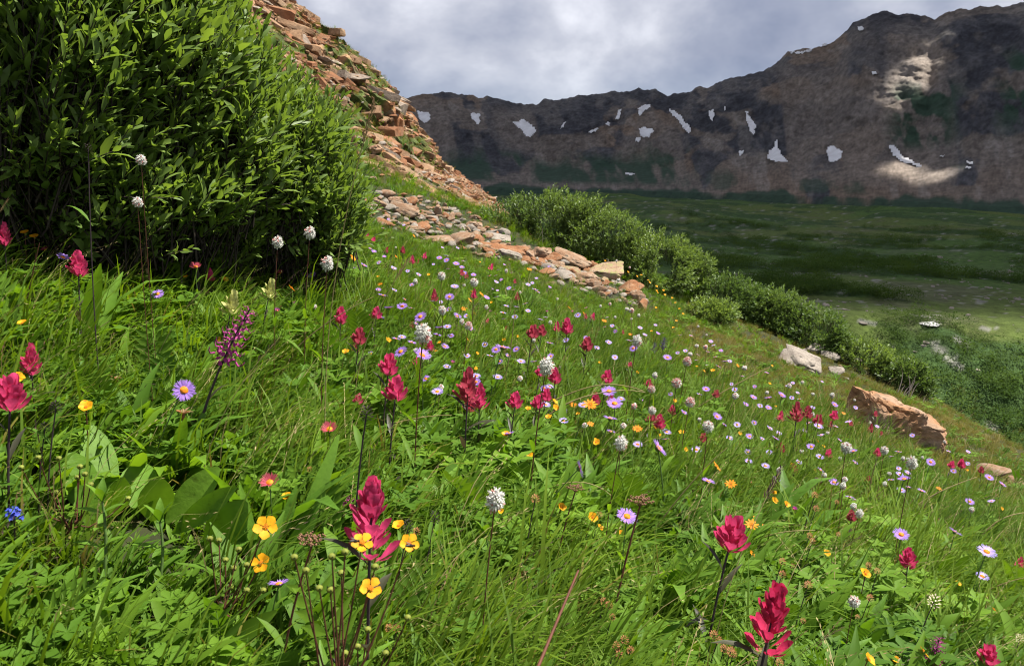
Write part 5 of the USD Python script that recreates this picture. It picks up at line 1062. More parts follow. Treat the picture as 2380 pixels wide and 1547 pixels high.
def meadow_cover():
    r = np.random.default_rng(5); pts = []
    for d0, d1, dens in ((0.40, 1.1, 1500), (1.1, 2.0, 950), (2.0, 3.4, 600), (3.4, 5.5, 520), (5.5, 8.5, 460), (8.5, 12.5, 240)):
        n = int(dens * 0.5 * 1.75 * (d1 * d1 - d0 * d0)); a = r.uniform(-.90, .85, n); d = np.sqrt(r.uniform(d0 * d0, d1 * d1, n)); pts.append(np.stack([d * np.sin(a), d * np.cos(a)], 1))
    xy = np.vstack(pts); s = crest_distance(xy[:, 0], xy[:, 1]); xy = xy[s < 0.9]; z = gz(xy[:, 0], xy[:, 1]); p = np.column_stack([xy, z])
    d = np.hypot(xy[:, 0], xy[:, 1]); px = project(p + [0, 0, .1]); ok = (px[:, 0] > -160) & (px[:, 0] < 2540) & (px[:, 1] < 1900) & (px[:, 1] > 330)
    # bare where the stones lie and under the willow
    band = smooth(7.2, 8.4, xy[:, 1] + 0.8 * (fbm(np.column_stack([xy, z * 0]) * 0.8, 2, 207) - .5)) * smooth(1.2, 0.4, xy[:, 0])
    ok &= r.random(len(p)) > band * 0.45
    rd = cKDTree(RUBBLE[:, :2]).query(xy)[0]; ok &= (rd > .13) | (r.random(len(xy)) < .22)
    tree = cKDTree(np.array(FOOTPRINTS)[:, :2]); dd, kk = tree.query(xy, k=4); ok &= (dd > np.array(FOOTPRINTS)[kk, 2]).all(1)
    p, d, px = p[ok], d[ok], px[ok]; n = len(p)
    e = fbm(p[:, :2] @ np.diag([1.6, 1.6]) @ np.eye(2, 3), 3, 201); e2 = fbm(p[:, :2] @ np.diag([0.9, 0.9]) @ np.eye(2, 3) + 5, 2, 203)
    near = smooth(3.2, 1.1, d)
    herb = np.clip(0.18 + (0.42 + .25 * smooth(1500, 700, px[:, 0])) * near + 1.6 * (e - .5), 0.16, .92) * (1 - 0.65 * smooth(1300, 2100, px[:, 0]) * smooth(1500, 900, px[:, 1]))
    # yellower summer grass on the open shoulder to the right
    dry = smooth(4.2, 5.8, d) * smooth(1430, 1680, px[:, 0] + 350 * (e2 - .5)) * 0.85 + 0.08
    size = r.uniform(.75, 1.2, n)
    for cx, cy, rad in ((360, 1215, .15), (240, 1235, .12), (470, 1290, .12), (1040, 1200, .10), (1510, 1315, .09), (1775, 1362, .08), (655, 1350, .11), (222, 1420, .08), (352, 1400, .08), (1128, 1410, .07), (1040, 1440, .06), (450, 1530, .10), (60, 1380, .06)):
        q = on_ground(cx, cy); dd2 = np.hypot(p[:, 0] - q[0], p[:, 1] - q[1] + .03); low_ = dd2 < rad * .85; size *= np.where(low_, .55, 1.0); herb = np.where(low_, .95, herb)
    u = r.random(n); v = r.random(n); which = np.zeros(n, int)
    is_h = u < herb; is_d = ~is_h & (v < dry)
    k = r.integers(0, 12, n)
    which[~is_h & ~is_d] = (np.array([0, 1, 2, 0, 1, 2, 0, 1, 2, 1, 2, 3]))[k[~is_h & ~is_d]]
    which[is_h] = 4 + np.where(near[is_h] * r.random(is_h.sum()) > .3, np.array([0, 0, 0, 1, 1, 2, 3, 3, 4, 5, 5, 1])[k[is_h]], np.array([0, 1, 1, 1, 3, 3, 4, 4, 5, 5, 1, 0])[k[is_h]])
    which[is_d] = 10 + k[is_d] % 3
    size *= (1.15 - 0.60 * smooth(2.2, 7.5, d)) * np.where(r.random(n) < .12, 1.35, 1.0); size[is_d] *= 0.9; size *= 0.95 + 0.15 * smooth(0.9, 2.2, d)
    band2 = smooth(6.6, 8.6, p[:, 1]) * smooth(1.4, .6, p[:, 0]); size *= 1 - .35 * band2 + .75 * smooth(8.9, 9.8, p[:, 1])
    yaw = r.normal(0, .75, n); yaw[is_h] = r.uniform(-1.6, 1.6, is_h.sum())
    g = ~is_h
    scatter('meadow_grass', GRASSY + HERBS + DRYG, p[g], yaw[g], size[g], which[g], 'bright green grass leaning in the wind over the whole meadow')
    scatter('meadow_herbs', GRASSY + HERBS + DRYG, p[~g], yaw[~g], size[~g], which[~g], 'low leafy herbs growing among the meadow grass')
    print('cover', n)
    # thin straw stalks with seed heads standing over the grass
    def stalks(seed, k, mat):
        q = np.random.default_rng(seed); m = MB()
        for _ in range(k):
            a, h = q.uniform(0, 6.28), np.array([.45 + q.normal(0, .25), q.normal(0, .25), 0]); L = q.uniform(.16, .28); b = (.03 * math.cos(a), .03 * math.sin(a), 0); s_ = strip(L, .0016, 5, 0, -q.uniform(.3, 1.1), peak=.2); v, f = put(s_, b, np.array([0, 0, 1]) + h * .7, -h + [0, 0, .1]); m.add(v, f); tip, dr = v[-2:].mean(0), v[-2:].mean(0) - v[-6:-4].mean(0)
            for j in range(7): m.add(*put(blade(.009, .0022, 2, .4), tip - dr * .12 * j, dr / np.linalg.norm(dr) + q.normal(0, .3, 3)))
        return m.mesh(), M[mat]
    w = r.choice(n, 1500, replace=False); w = w[(d[w] > .9) & (d[w] < 8.5)]; scatter('straw_stalks', [stalks(61, 3, 'straw'), stalks(62, 2, 'straw'), stalks(63, 2, 'straw_dark'), stalks(64, 3, 'husk')], p[w], r.normal(0, .7, len(w)), r.uniform(.7, 1.1, len(w)) * (1.05 - .35 * smooth(3, 8, d[w])), r.choice(4, len(w), p=[.4, .25, .12, .23]), 'thin straw coloured seed stalks standing over the grass')
FOOTPRINTS = []
ROCKS = []   # (px, py, w, h, material, boulder, label)
def rocks(crop_k, ox, oy, rows):
    for row in rows: ROCKS.append((row[0] / crop_k + ox, row[1] / crop_k + oy, row[2] / crop_k, row[3] / crop_k, row[4], row[5] if len(row) > 5 else None))
H1 = (3.1503, 813.5, 348.6)   # enlargement 1400..2700 x 600..1300
rocks(*H1, [
    (400, 450, 185, 90, 'tan', 'large flat topped tan rock at the upper end of the stony band'), (285, 425, 100, 50, 'pale', 'pale slab just left of the large flat topped tan rock'), (330, 390, 95, 55, 'tan', 'tilted tan block directly above the pale slab'), (405, 385, 40, 60, 'pale', 'thin upright grey slab standing above the large flat topped rock'),
    (470, 180, 110, 80, 'tan', 'squarish brown boulder under the dark overhang of the hillside'), (160, 225, 80, 60, 'tan', 'tan rock on the grassy bank beside the willow edge'), (90, 190, 50, 40, 'tan'), (225, 185, 60, 40, 'orange'), (515, 275, 36, 34, 'pale'), (595, 170, 70, 34, 'tan'), (665, 305, 55, 50, 'tan', 'tan rock lying alone on the grass below the orange scree'), (620, 270, 34, 20, 'pale'), (690, 255, 30, 20, 'pale'),
    (250, 375, 70, 40, 'tan'), (170, 370, 90, 50, 'tan'), (500, 345, 70, 40, 'tan'), (530, 405, 50, 26, 'pale'), (575, 425, 60, 40, 'tan'), (560, 465, 90, 40, 'tan'), (515, 500, 70, 34, 'pale'), (610, 505, 80, 44, 'pale', 'rounded pale stone in the middle of the stony band'), (640, 445, 60, 90, 'tan', 'tall brown stone standing upright in the stony band'), (690, 430, 70, 40, 'tan'), (740, 500, 60, 60, 'tan'), (700, 480, 60, 50, 'orange'), (720, 545, 60, 30, 'tan'), (790, 480, 70, 40, 'tan'), (830, 510, 70, 36, 'pale'), (795, 535, 60, 30, 'tan'),
    (895, 490, 60, 50, 'tan'), (905, 555, 110, 60, 'tan', 'broad tan rock beside the foot of the first green shrub'), (870, 460, 50, 30, 'orange'), (960, 590, 55, 44, 'tan', 'small round tan rock in front of the shrub foot'), (850, 570, 50, 30, 'orange'), (780, 560, 50, 24, 'pale'), (650, 545, 40, 26, 'tan'), (935, 620, 44, 30, 'tan'),
    (1030, 612, 80, 44, 'pale', 'pale knobbly rock at the foot of the first green shrub'), (1075, 645, 180, 44, 'pale', 'long pale slab at the foot of the first green shrub'), (205, 505, 100, 40, 'pale'), (220, 545, 80, 60, 'tan'), (300, 550, 70, 26, 'orange'), (450, 580, 200, 44, 'tan'), (540, 595, 60, 44, 'orange', 'small orange block at the left end of the long ledge'),
    (645, 655, 190, 60, 'tan', 'long tan ledge at the near edge of the stony band'), (800, 660, 200, 80, 'tan', 'broad tan ledge in the middle of the near stones'), (950, 695, 140, 44, 'pale'), (1100, 690, 90, 26, 'tan'), (1100, 730, 260, 60, 'orange', 'long orange ledge left of the big boulders'), (1220, 745, 140, 70, 'orange', 'rust stained orange rock left of the big boulders'), (1190, 790, 200, 60, 'pale', 'pale flat slab below the rust stained rock'), (1330, 780, 60, 90, 'tan', 'upright tan rock leaning on the big boulder'), (1020, 740, 120, 60, 'orange'), (870, 720, 90, 40, 'tan'),
    (1400, 765, 130, 100, 'tan', 'big rounded boulder, left of the two largest by the shrub'), (1480, 800, 110, 90, 'orange', 'brown faced rock wedged between the two largest boulders'), (1610, 810, 220, 105, 'tan', 'big broad boulder, right of the two largest by the shrub'), (1420, 840, 120, 44, 'tan'), (1380, 850, 80, 50, 'orange'),
    (1880, 900, 330, 110, 'lichen', 'large flat slab covered in yellow green lichen'), (1600, 880, 160, 60, 'lichen', 'lichen spotted rock below the big broad boulder'), (1560, 930, 150, 70, 'pale', 'pale broken rock below the lichen spotted one'), (1720, 940, 150, 80, 'tan', 'tan rock in front of the lichen slab'), (1450, 880, 120, 50, 'pale'), (1540, 975, 70, 50, 'pale'), (1620, 960, 60, 80, 'tan', 'upright tan rock beside small pale rocks'), (1780, 995, 110, 70, 'tan', 'dark footed tan rock below the lichen slab'), (1870, 970, 80, 110, 'lichen'), (1480, 975, 70, 40, 'tan'), (1690, 900, 90, 44, 'pale'), (1960, 975, 130, 44, 'pale'),
    (2040, 1015, 155, 110, 'orange', 'orange end boulder with a dark shaded face'), (1920, 1030, 80, 60, 'tan'), (1850, 1060, 120, 40, 'orange'), (2100, 1090, 110, 80, 'tan', 'speckled tan rock below the orange end boulder'), (2150, 1150, 60, 100, 'orange', 'small orange rock at the lower tip of the stony band'), (1330, 860, 80, 40, 'pale'), (1900, 1055, 50, 34, 'pale')])
C_ = CROPS['C']
rocks(*C_, [(1185, 655, 190, 95, 'pale', 'pale flat slab lying on the yellowish shoulder'), (1255, 590, 90, 50, 'pale', 'pale knobbly rock above the flat slab on the shoulder'), (1345, 630, 80, 44, 'pale', 'pale rock beside the shrub edge above the shoulder'), (1375, 708, 80, 40, 'pale', 'small pale rock on the path of bare ground'), (1215, 602, 30, 26, 'pale'), (1406, 680, 30, 20, 'lichen'), (1440, 745, 40, 16, 'pale'), (2210, 1240, 130, 60, 'tan', 'tan rock at the lower edge of the shoulder'), (2340, 1300, 90, 44, 'tan', 'tan rock at the very end of the shoulder'), (1120, 517, 30, 12, 'tan'), (2105, 1180, 30, 14, 'pale')])
def place_rocks():
    r = random.Random(12); said = {}
    for i, (px, py, w, h, mat, lab) in enumerate(ROCKS):
        p = on_ground(px, py + h * 0.32, 0.0)
        if p is None: print('no ground', px, py); continue
        dist = (p - EYE) @ FWD; big = 1.35 if lab else 1.0; W = w * dist / FPX * 0.60 * big; Hh = h * dist / FPX * 0.80 * big; D = max(W * r.uniform(.7, 1.0), Hh * 0.8)
        key = f'rock_{mat}_{i % 8}'
        if key not in HEADS:
            path = f'/World/kinds/{key}'; UsdGeom.Xform.Define(stage, path); obj('stone', BOULDERS[i % 8], M['rock_' + mat], path, smooth_=38); HEADS[key] = (path, None, None)
        if lab is None:
            big = [(math.hypot(px - q[0], py - q[1]), q) for q in ROCKS if q[5]]; d, q = min(big, key=lambda z: z[0]); dx, dy = px - q[0], py - q[1]
            side = ('right of' if dx > 0 else 'left of') if abs(dx) > abs(dy) else ('below' if dy > 0 else 'above')
            ref = ' '.join(q[5].split()[:5]); ref = {'on': '', 'at': '', 'in': ''}.get(ref.split()[-1], None) is not None and ' '.join(ref.split()[:-1]) or ref
            names = {'tan': 'small tan stone', 'pale': 'small pale stone', 'orange': 'small orange stone', 'lichen': 'small lichened stone'}
            lab = f'{names[mat]} just {side} the {ref}'
        said[lab] = said.get(lab, 0) + 1
        if said[lab] > 1: lab = lab.replace('small ', ('', '', 'another small ', 'third small ', 'fourth small ', 'fifth small ')[min(said[lab], 5)])
        FOOTPRINTS.append((p[0], p[1], W * .8)); path = f'/World/{numbered("/World", "rock")}'; x = UsdGeom.Xform.Define(stage, path); x.AddTranslateOp().Set(Gf.Vec3d(float(p[0]), float(p[1]), float(p[2]) + Hh * 0.30)); x.AddRotateXYZOp().Set(Gf.Vec3f(r.uniform(-12, 12), 12 + r.uniform(-12, 12), r.uniform(-25, 25) + (i % 2) * 180)); x.AddScaleOp().Set(Gf.Vec3f(W, D, Hh))
        x.GetPrim().GetReferences().AddInternalReference(HEADS[key][0]); x.GetPrim().SetInstanceable(True); tag(x, lab, 'rock', 'rocks along the stony band')
place_rocks()
def band_rubble():
    import shapely.geometry as sg
    poly = sg.Polygon([(846, 452), (900, 448), (960, 462), (1040, 478), (1110, 505), (1180, 545), (1120, 560), (1240, 575), (1330, 590), (1420, 615), (1470, 650), (1505, 690), (1490, 725), (1400, 695), (1290, 660), (1200, 615), (1100, 592), (990, 562), (930, 540), (850, 520)])
    r = np.random.default_rng(44); pos = []
    while len(pos) < 700:
        x, y = r.uniform(840, 1510), r.uniform(445, 730)
        if poly.contains(sg.Point(x, y)) and noise(np.array([x / 40, y / 22, 0.5]), 3) > .36: pos.append(on_ground(x, y))
    pos = np.array(pos); s = np.clip(.036 * np.exp(r.normal(0, .55, len(pos))), .012, .12); pos[:, 2] += s * .25
    scatter('small_stones', [(STONES[i], M[m]) for i, m in ((0, 'rock_orange'), (1, 'rock_tan'), (2, 'rock_pale'), (3, 'rock_tan'), (4, 'rock_pale'))], pos, r.uniform(0, 6.28, len(pos)), np.stack([s, s * r.uniform(.6, 1, len(pos)), s * r.uniform(.5, .9, len(pos))], 1), r.integers(0, 5, len(pos)), 'small broken stones filling the stony band', tilt=r.normal(0, .3, len(pos)))
    return pos
RUBBLE = band_rubble()


meadow_cover()

def hill_cover():
    r = np.random.default_rng(8); P = HILL.reshape(-1, 3); px = project(P); vis = (px[:, 0] > 560) & (px[:, 0] < 1260) & (px[:, 1] > -80) & (px[:, 1] < 620) & (P[:, 1] < 28)
    w = np.where(vis, HILL_GRASS.ravel() + 0.03, 0) * np.clip(P[:, 1] / 20, .4, 2); k = r.choice(len(P), 3600, p=w / w.sum())
    p = P[k] + r.normal(0, .05, (len(k), 3)) * [1, 1, .2]
    scatter('hillside_grass', DRYG + [GRASSY[1], GRASSY[0]], p, r.normal(0, 1.0, len(k)), r.uniform(.6, 1.25, len(k)), r.integers(0, 5, len(k)), 'tufts of grass on the benches of the rocky hillside')
    w = np.where(vis, 0.25 + HILL_SCREE.ravel() * 1.3 + smooth(13, 10, P[:, 1]), 0); k = r.choice(len(P), 9000, p=w / w.sum()); p = P[k]
    s = 0.035 * np.exp(r.normal(0, .6, len(k))); s = np.clip(s, .015, .16)
    scatter('scree_stones', [(STONES[i], M[m]) for i, m in ((0, 'cliff_orange'), (1, 'cliff_tan'), (2, 'cliff_orange'), (3, 'cliff_tan'), (4, 'rock_pale'))], p, r.uniform(0, 6.28, len(k)), np.stack([s, s * r.uniform(.6, 1.1, len(k)), s * r.uniform(.4, .8, len(k))], 1), r.choice(5, len(k), p=[.3, .25, .2, .17, .08]), 'countless orange brown stones lying on the scree', tilt=r.normal(0, .4, len(k)))

hill_cover()

def outcrop():
    """The big orange outcrop on the shoulder: one rounded mass of split rock with knobs at its lower end."""
    t = on_ground(2075, 1015); base = np.array(t); d = (base - EYE) @ FWD; k = d / FPX * .92
    root = thing('rock_outcrop', 'large orange outcrop of split rock breaking out of the shoulder', 'rock', 'rocks along the stony band', base)
    def mass(seed, dx, dy, w, dep, h, tilt=0.0, yaw=0.0, n=4):
        v, f = craggy(seed, n); v = v * [w * k * .46, dep * k * .5, h * k * .46]; R = trimesh.transformations.euler_matrix(0, tilt, yaw)[:3, :3]
        obj('boulder', (v @ R.T + RGT * dx * k + np.array([0, 0, -dy * k]), f), M['outcrop'], root, smooth_=32)
    mass(411, -35, -30, 150, 150, 150, .30, .2); mass(412, 25, 0, 150, 130, 140, .42, -.2); mass(413, -95, 0, 95, 90, 100, .25, .3); mass(414, 72, 34, 90, 80, 110, .35, -.3); mass(415, 102, 62, 62, 50, 62, .3, .5, 3); mass(416, 90, 90, 64, 50, 50, .2, 0, 3); mass(417, -20, -62, 90, 70, 60, .35, .2, 3); mass(418, -130, 20, 56, 50, 56, .3, 0, 3)
outcrop()

# the overhanging block on the hillside
def overhang():
    for px, py, w, h, mat, lab in ((905, 352, 58, 40, 'orange', 'dark undercut block jutting from the lower hillside'), (872, 350, 40, 46, 'tan', 'tilted slab left of the dark undercut block'), (925, 392, 30, 30, 'orange', 'small block tumbled below the undercut block')):
        q = project(HILL.reshape(-1, 3)); k = np.argsort(np.hypot(q[:, 0] - px, q[:, 1] - py))[:6]; p = HILL.reshape(-1, 3)[k]; p = p[np.argmin(p[:, 1])]; d = (p - EYE) @ FWD; kk = d / FPX
        v, f = BOULDERS[3]; root = thing('hillside_block', lab, 'rock', 'blocks on the hillside', p); obj('stone', (v * [w * kk * .6, w * kk * .5, h * kk * .55], f), M['rock_' + mat], root, smooth_=35)
overhang()
# ------------------------------------------------------------------ willows
def bases(axis, up):
    """basis() for many at once: arrays x, y, z of unit rows."""
    y = axis / np.linalg.norm(axis, axis=1, keepdims=True); x = np.cross(y, up); x /= np.linalg.norm(x, axis=1, keepdims=True) + 1e-9
    return x, y, np.cross(x, y)

def willow(name, label, lobes, n_twigs, leaf_L, leaf_W, seed, mat, root_at, per=10, single=0, group=None, twig_len=0.16, catkins=0, quads=False, tmin=0.55, lean=0.25):
    """lobes: ellipsoids (centre, radii). Twigs with spirally set leaves fill the outer shell of the lobes."""
    r = np.random.default_rng(seed); base = np.array([root_at[0], root_at[1], float(gz(root_at[0], root_at[1]))]); root = thing(name, label, 'shrub', group, base)
    C = np.array([l[0] for l in lobes]); Rr = np.array([l[1] for l in lobes]); vol = np.prod(Rr, 1) ** (2 / 3); w = r.choice(len(lobes), n_twigs, p=vol / vol.sum())
    d = r.normal(size=(n_twigs, 3)); d /= np.linalg.norm(d, axis=1, keepdims=True); d[d[:, 1] > .55, 1] *= -1
    q = C[w] + d * Rr[w] * ((tmin + (1.02 - tmin) * r.random(n_twigs) ** .55) * (1 + (.36 if single else .75) * (noise((C[w] + d * Rr[w]) * (3.1 if single else 2.3), 5) - .5)))[:, None]
    ok = noise(q * (4.2 if single else 3.4) + seed, 9) > (.30 if single else .24)       # gaps between the shoots
    for c2, r2 in zip(C, Rr): ok &= (((q - c2) / (r2 * 0.62)) ** 2).sum(1) >= 1
    ok &= q[:, 2] > gz(q[:, 0], q[:, 1]) + .02; q, d = q[ok], d[ok]; n = len(q)
    ax = (d * .42 + np.array([lean, 0, .95]) if single else d * .8 + np.array([lean, 0, .55])) + r.normal(0, .28, (n, 3)); ax /= np.linalg.norm(ax, axis=1, keepdims=True); L = twig_len * r.uniform(.6, 1.25, n); p0 = q - base; wood, cat = MB(), MB(); k_ = leaf_L / .045
    for i in range(n):
        wood.add(*tube(np.array([p0[i] - ax[i] * L[i] * .5 - [0, 0, .03], p0[i], p0[i] + ax[i] * L[i]]), np.array([.0032, .0022, .0010]) * k_, 3))
    t = np.tile((np.arange(per) + .6) / per, n); a = np.repeat(r.uniform(0, 6.28, n), per) + np.tile(np.arange(per) * GOLD, n); I = np.repeat(np.arange(n), per); bx, _, bz = bases(ax, r.normal(size=(n, 3)))
    tl = .88 - .62 * t; dd = (bx[I] * np.cos(a)[:, None] + bz[I] * np.sin(a)[:, None]) * np.sin(tl)[:, None] + ax[I] * np.cos(tl)[:, None]; ln = leaf_L * r.uniform(.5, 1.3, len(t)) * np.repeat(r.uniform(.75, 1.2, n), per) * (.75 + .5 * np.sin(np.pi * t))
    x, y, z = bases(dd, ax[I] + [0, 0, .3] + r.normal(0, .25, (len(t), 3))); tv, tf = [], None
    for b2 in (-.2, -.5, -.8):
        v_, tf = blade(1, leaf_W / leaf_L, 2 if quads else 3, .3, .15, peak=.48, tip=.9, bend2=b2); tv.append(v_)
    T = np.array(tv)[r.integers(0, 3, len(t))] * ln[:, None, None]; V = (p0[I] + ax[I] * (L[I] * t)[:, None])[:, None] + T[..., :1] * x[:, None] + T[..., 1:2] * y[:, None] + T[..., 2:] * z[:, None]; nv = V.shape[1]
    if catkins:
        for i in np.nonzero(r.random(n) < catkins)[0]:
            for j in range(6): cat.add(*put(blade(.017, .009, 2, .5), p0[i] + ax[i] * L[i] * .5 + r.normal(0, .009, 3), r.normal(size=3) + [0, 0, .5]))
    if single:                                       # the leaves that show largest are parts of their own
        px = project(V + base); span = np.linalg.norm(px.max(1) - px.min(1), axis=1); mid = px.mean(1); inside = ((mid > [0, 0]) & (mid < [W_, H_])).all(1)
        order = np.argsort(-(span * inside)); cell = np.full((65, 100), 1e9); dist = np.linalg.norm(V.mean(1) + base - EYE, axis=1); cc = np.clip((np.nan_to_num(mid) / 25).astype(int), 0, [99, 64]); np.minimum.at(cell, (cc[:, 1], cc[:, 0]), np.where(inside, dist, 1e9))
        front = inside & (dist < cell[cc[:, 1], cc[:, 0]] + .03); pick = [k for k in order if front[k]][:single]
        for k in pick: obj('leaf', (V[k], tf), M[mat], root, smooth_=True)
        keep = np.ones(len(V), bool); keep[pick] = False; V = V[keep]
    f = (tf[None] + (np.arange(len(V)) * nv)[:, None, None]).reshape(-1, 3)
    tag(obj('foliage', (V.reshape(-1, 3), f), M[mat], root, smooth_=True), kind='stuff')
    for k in range(min(26 if single else 9, n // 6)):
        e = p0[r.integers(n)]; b = np.array([e[0] * .45 + r.normal(0, .08), e[1] * .45 + r.normal(0, .08), 0]); b[2] = float(gz(b[0] + base[0], b[1] + base[1])) - base[2] - .03; mid = (b + e) / 2 + r.normal(0, .05, 3) + [0, 0, .08]
        s = np.linspace(0, 1, 7)[:, None]; c = b * (1 - s) ** 2 + 2 * mid * s * (1 - s) + e * s * s; wood.add(*tube(c, np.linspace(.0065, .002, 7) * (np.linalg.norm(e) / 1.2), 4))
    tag(obj('branches', wood.mesh(), M['bark'], root, smooth_=True), kind='stuff')
    if cat.n: tag(obj('catkins', cat.mesh(), M['catkin'], root, smooth_=True), kind='stuff')

def lobe(px, py, y, rx, ry, rz): p = at_y(px, py, y); return (tuple(p), np.array([rx, ry, rz]))
def px_lobe(px, py, y, wpx, hpx, dep=None): k = y / FPX * 1.02; return lobe(px, py, y, wpx * k, dep or wpx * k * .8, hpx * k)
willow('willow_bush', 'big dark green willow bush with large leaves filling the upper corner', [px_lobe(60, 200, 2.2, 230, 330), px_lobe(270, 150, 2.45, 220, 280), px_lobe(150, 470, 2.45, 300, 180), px_lobe(430, 330, 2.65, 190, 240), px_lobe(270, -60, 2.6, 230, 150)], 4700, .050, .0150, 21, 'willow', (-1.05, 2.6), 10, 300, 'willow bushes on the slope', .18, .3)
willow('willow_bush', 'lighter willow bush with upright shoots in front of the rocky hillside', [px_lobe(440, 150, 3.1, 120, 190), px_lobe(545, 310, 3.1, 140, 150), px_lobe(600, 430, 3.0, 190, 180), px_lobe(700, 425, 3.3, 105, 125), px_lobe(700, 540, 3.1, 135, 115), px_lobe(480, 560, 2.9, 160, 110)], 5400, .040, .0125, 22, 'willow', (-1.15, 3.3), 10, 300, 'willow bushes on the slope', .16, .25, lean=.12)
SHRUBS = [([(1185, 515, 10.4, 58, 44), (1290, 515, 10.6, 98, 74), (1250, 470, 10.8, 60, 34)], (1250, 575), 'highest silvery green shrub, next to the end of the orange scree'),
    ([(1400, 550, 10.1, 95, 78), (1440, 600, 9.9, 75, 55), (1350, 500, 10.3, 60, 45)], (1400, 620), 'rounded green shrub directly above the big boulders'),
    ([(1540, 610, 9.7, 92, 72), (1600, 625, 9.7, 55, 60), (1520, 645, 9.5, 80, 42)], (1555, 680), 'green shrub above the lichen slab with a twiggy top'),
    ([(1690, 685, 9.5, 58, 48), (1740, 705, 9.5, 48, 40)], (1700, 725), 'low shrub, fourth down the row from the scree'),
    ([(1795, 722, 9.4, 62, 50), (1840, 745, 9.3, 45, 45)], (1810, 765), 'silvery shrub, fifth down the row from the scree'),
    ([(1900, 780, 9.1, 68, 56), (1945, 810, 9.0, 50, 44)], (1915, 825), 'silvery shrub, sixth down the row from the scree'),
    ([(2005, 835, 8.8, 70, 55), (2050, 862, 8.7, 45, 45)], (2020, 885), 'green shrub just above the large orange outcrop'),
    ([(2095, 882, 8.5, 55, 58), (2125, 905, 8.4, 32, 40)], (2105, 935), 'last green shrub of the row, behind the large outcrop'),
    ([(1650, 728, 8.2, 46, 22)], (1650, 742), 'tiny blue green shrub standing alone on the shoulder')]
for i, (lb, rp, words) in enumerate(SHRUBS):
    g = on_ground(*rp); lb = [(a, b + h * .14, y, w, h * .86) for a, b, y, w, h in lb]; lobes = [px_lobe(a, b, y, w, h, w * y / FPX * .8) for a, b, y, w, h in lb]; lobes += [px_lobe(a, b + h * .72, y - .1, w * .8, h * .5, w * y / FPX * .6) for a, b, y, w, h in lb[:2]]
    willow('willow_shrub', words, lobes, int(620 + sum(w * h for _, _, _, w, h in lb) * 0.16), .036, .0150, 40 + i, 'willow_far', (g[0], g[1]), 9, 0, 'row of shrubs along the edge of the slope', .12, .1, True, .62, .1)

# ------------------------------------------------------------------ broad leaved plants, leafy stalks and single stems
def leaf_between(a, b, W, up=(0, -0.5, 1.0), peak=.55, arch=.12, n=7, tip=.62):
    a, b = np.asarray(a, float), np.asarray(b, float); L = np.linalg.norm(b - a); return put(blade(L, W, n, .22, arch, peak=peak, tip=tip, bend2=-arch * 2.2), a, b - a, up)
def pixel_plant(name, label, root_px, leaves, mat, group, h=0.02, cat='plant', name_part='leaf', scale_y=1.0):
    g = on_ground(*root_px, h); d = g[1]; root = thing(name, label, cat, group, g)
    for (x0, y0, x1, y1, w, dy) in leaves:
        a = at_y(x0, y0, d + dy * .2); b = at_y(x1, y1, d + dy); a2 = np.array(a); a2[2] = min(a2[2], float(gz(a2[0], a2[1])) + .06)
        k = d / FPX; obj(name_part, leaf_between(a2 - g, b - g, w * k, up=(rnd.uniform(.2, .9), -.75, .9)), M[mat], root, smooth_=True)
    return root, g
BL = 'broad leaved plants in the near meadow'
pixel_plant('broadleaf_plant', 'plant with big paddle shaped leaves, one pale and upright', (290, 1225), [(250, 1200, 212, 985, 92, .10), (205, 1195, 165, 1050, 88, .04), (355, 1210, 368, 1108, 84, -.02), (385, 1215, 508, 1086, 74, .03), (400, 1240, 545, 1132, 56, -.03), (310, 1180, 330, 1072, 90, .10), (480, 1280, 570, 1165, 96, .0), (260, 1200, 285, 1110, 60, -.02), (240, 1230, 180, 1130, 70, -.04)], 'broad', BL)
pixel_plant('broadleaf_plant', 'round leaved plant behind the long red stem of the tall bistort', (1035, 1190), [(1010, 1195, 990, 1095, 62, -.02), (1045, 1185, 1052, 1072, 58, .05), (1060, 1190, 1118, 1108, 66, .02), (950, 1190, 850, 1095, 40, .0), (1020, 1205, 950, 1150, 44, -.05)], 'broad', BL)
pixel_plant('broadleaf_plant', 'dark green round leaves in the shade beneath the violet daisy', (1510, 1300), [(1500, 1300, 1535, 1226, 62, .0), (1520, 1310, 1585, 1262, 50, .02), (1480, 1305, 1420, 1255, 46, .0), (1500, 1315, 1450, 1300, 50, -.04)], 'broad', BL)
pixel_plant('broadleaf_plant', 'plant with one pale oval leaf between the two large paintbrushes', (1775, 1350), [(1740, 1335, 1815, 1318, 38, -.02), (1770, 1350, 1830, 1350, 34, -.03), (1760, 1352, 1715, 1300, 30, .02)], 'broad', BL)
pixel_plant('broadleaf_plant', 'tall lance leaved plant beside the faded crimson daisy', (650, 1340), [(640, 1340, 708, 1212, 44, .0), (620, 1330, 690, 1130, 34, .05), (600, 1340, 560, 1125, 30, .02), (655, 1345, 790, 1010, 44, .14), (640, 1350, 740, 1180, 40, .03), (610, 1350, 540, 1180, 44, .02)], 'broad', BL)
pixel_plant('broadleaf_plant', 'lance leaves fanning out at the bottom edge below the paddle leaves', (440, 1530), [(430, 1540, 395, 1430, 60, -.03), (450, 1540, 480, 1400, 56, .0), (470, 1540, 640, 1420, 50, .0), (420, 1540, 300, 1450, 44, .0), (460, 1545, 560, 1500, 44, -.04), (440, 1540, 350, 1380, 40, .04)], 'herb', BL)
pixel_plant('broadleaf_plant', 'leafy clump at the bottom edge between the umbel and the tall paintbrush', (760, 1540), [(740, 1545, 700, 1430, 40, .0), (760, 1545, 800, 1420, 44, .0), (770, 1545, 880, 1460, 40, .02), (745, 1545, 660, 1480, 40, -.02)], 'herb', BL)
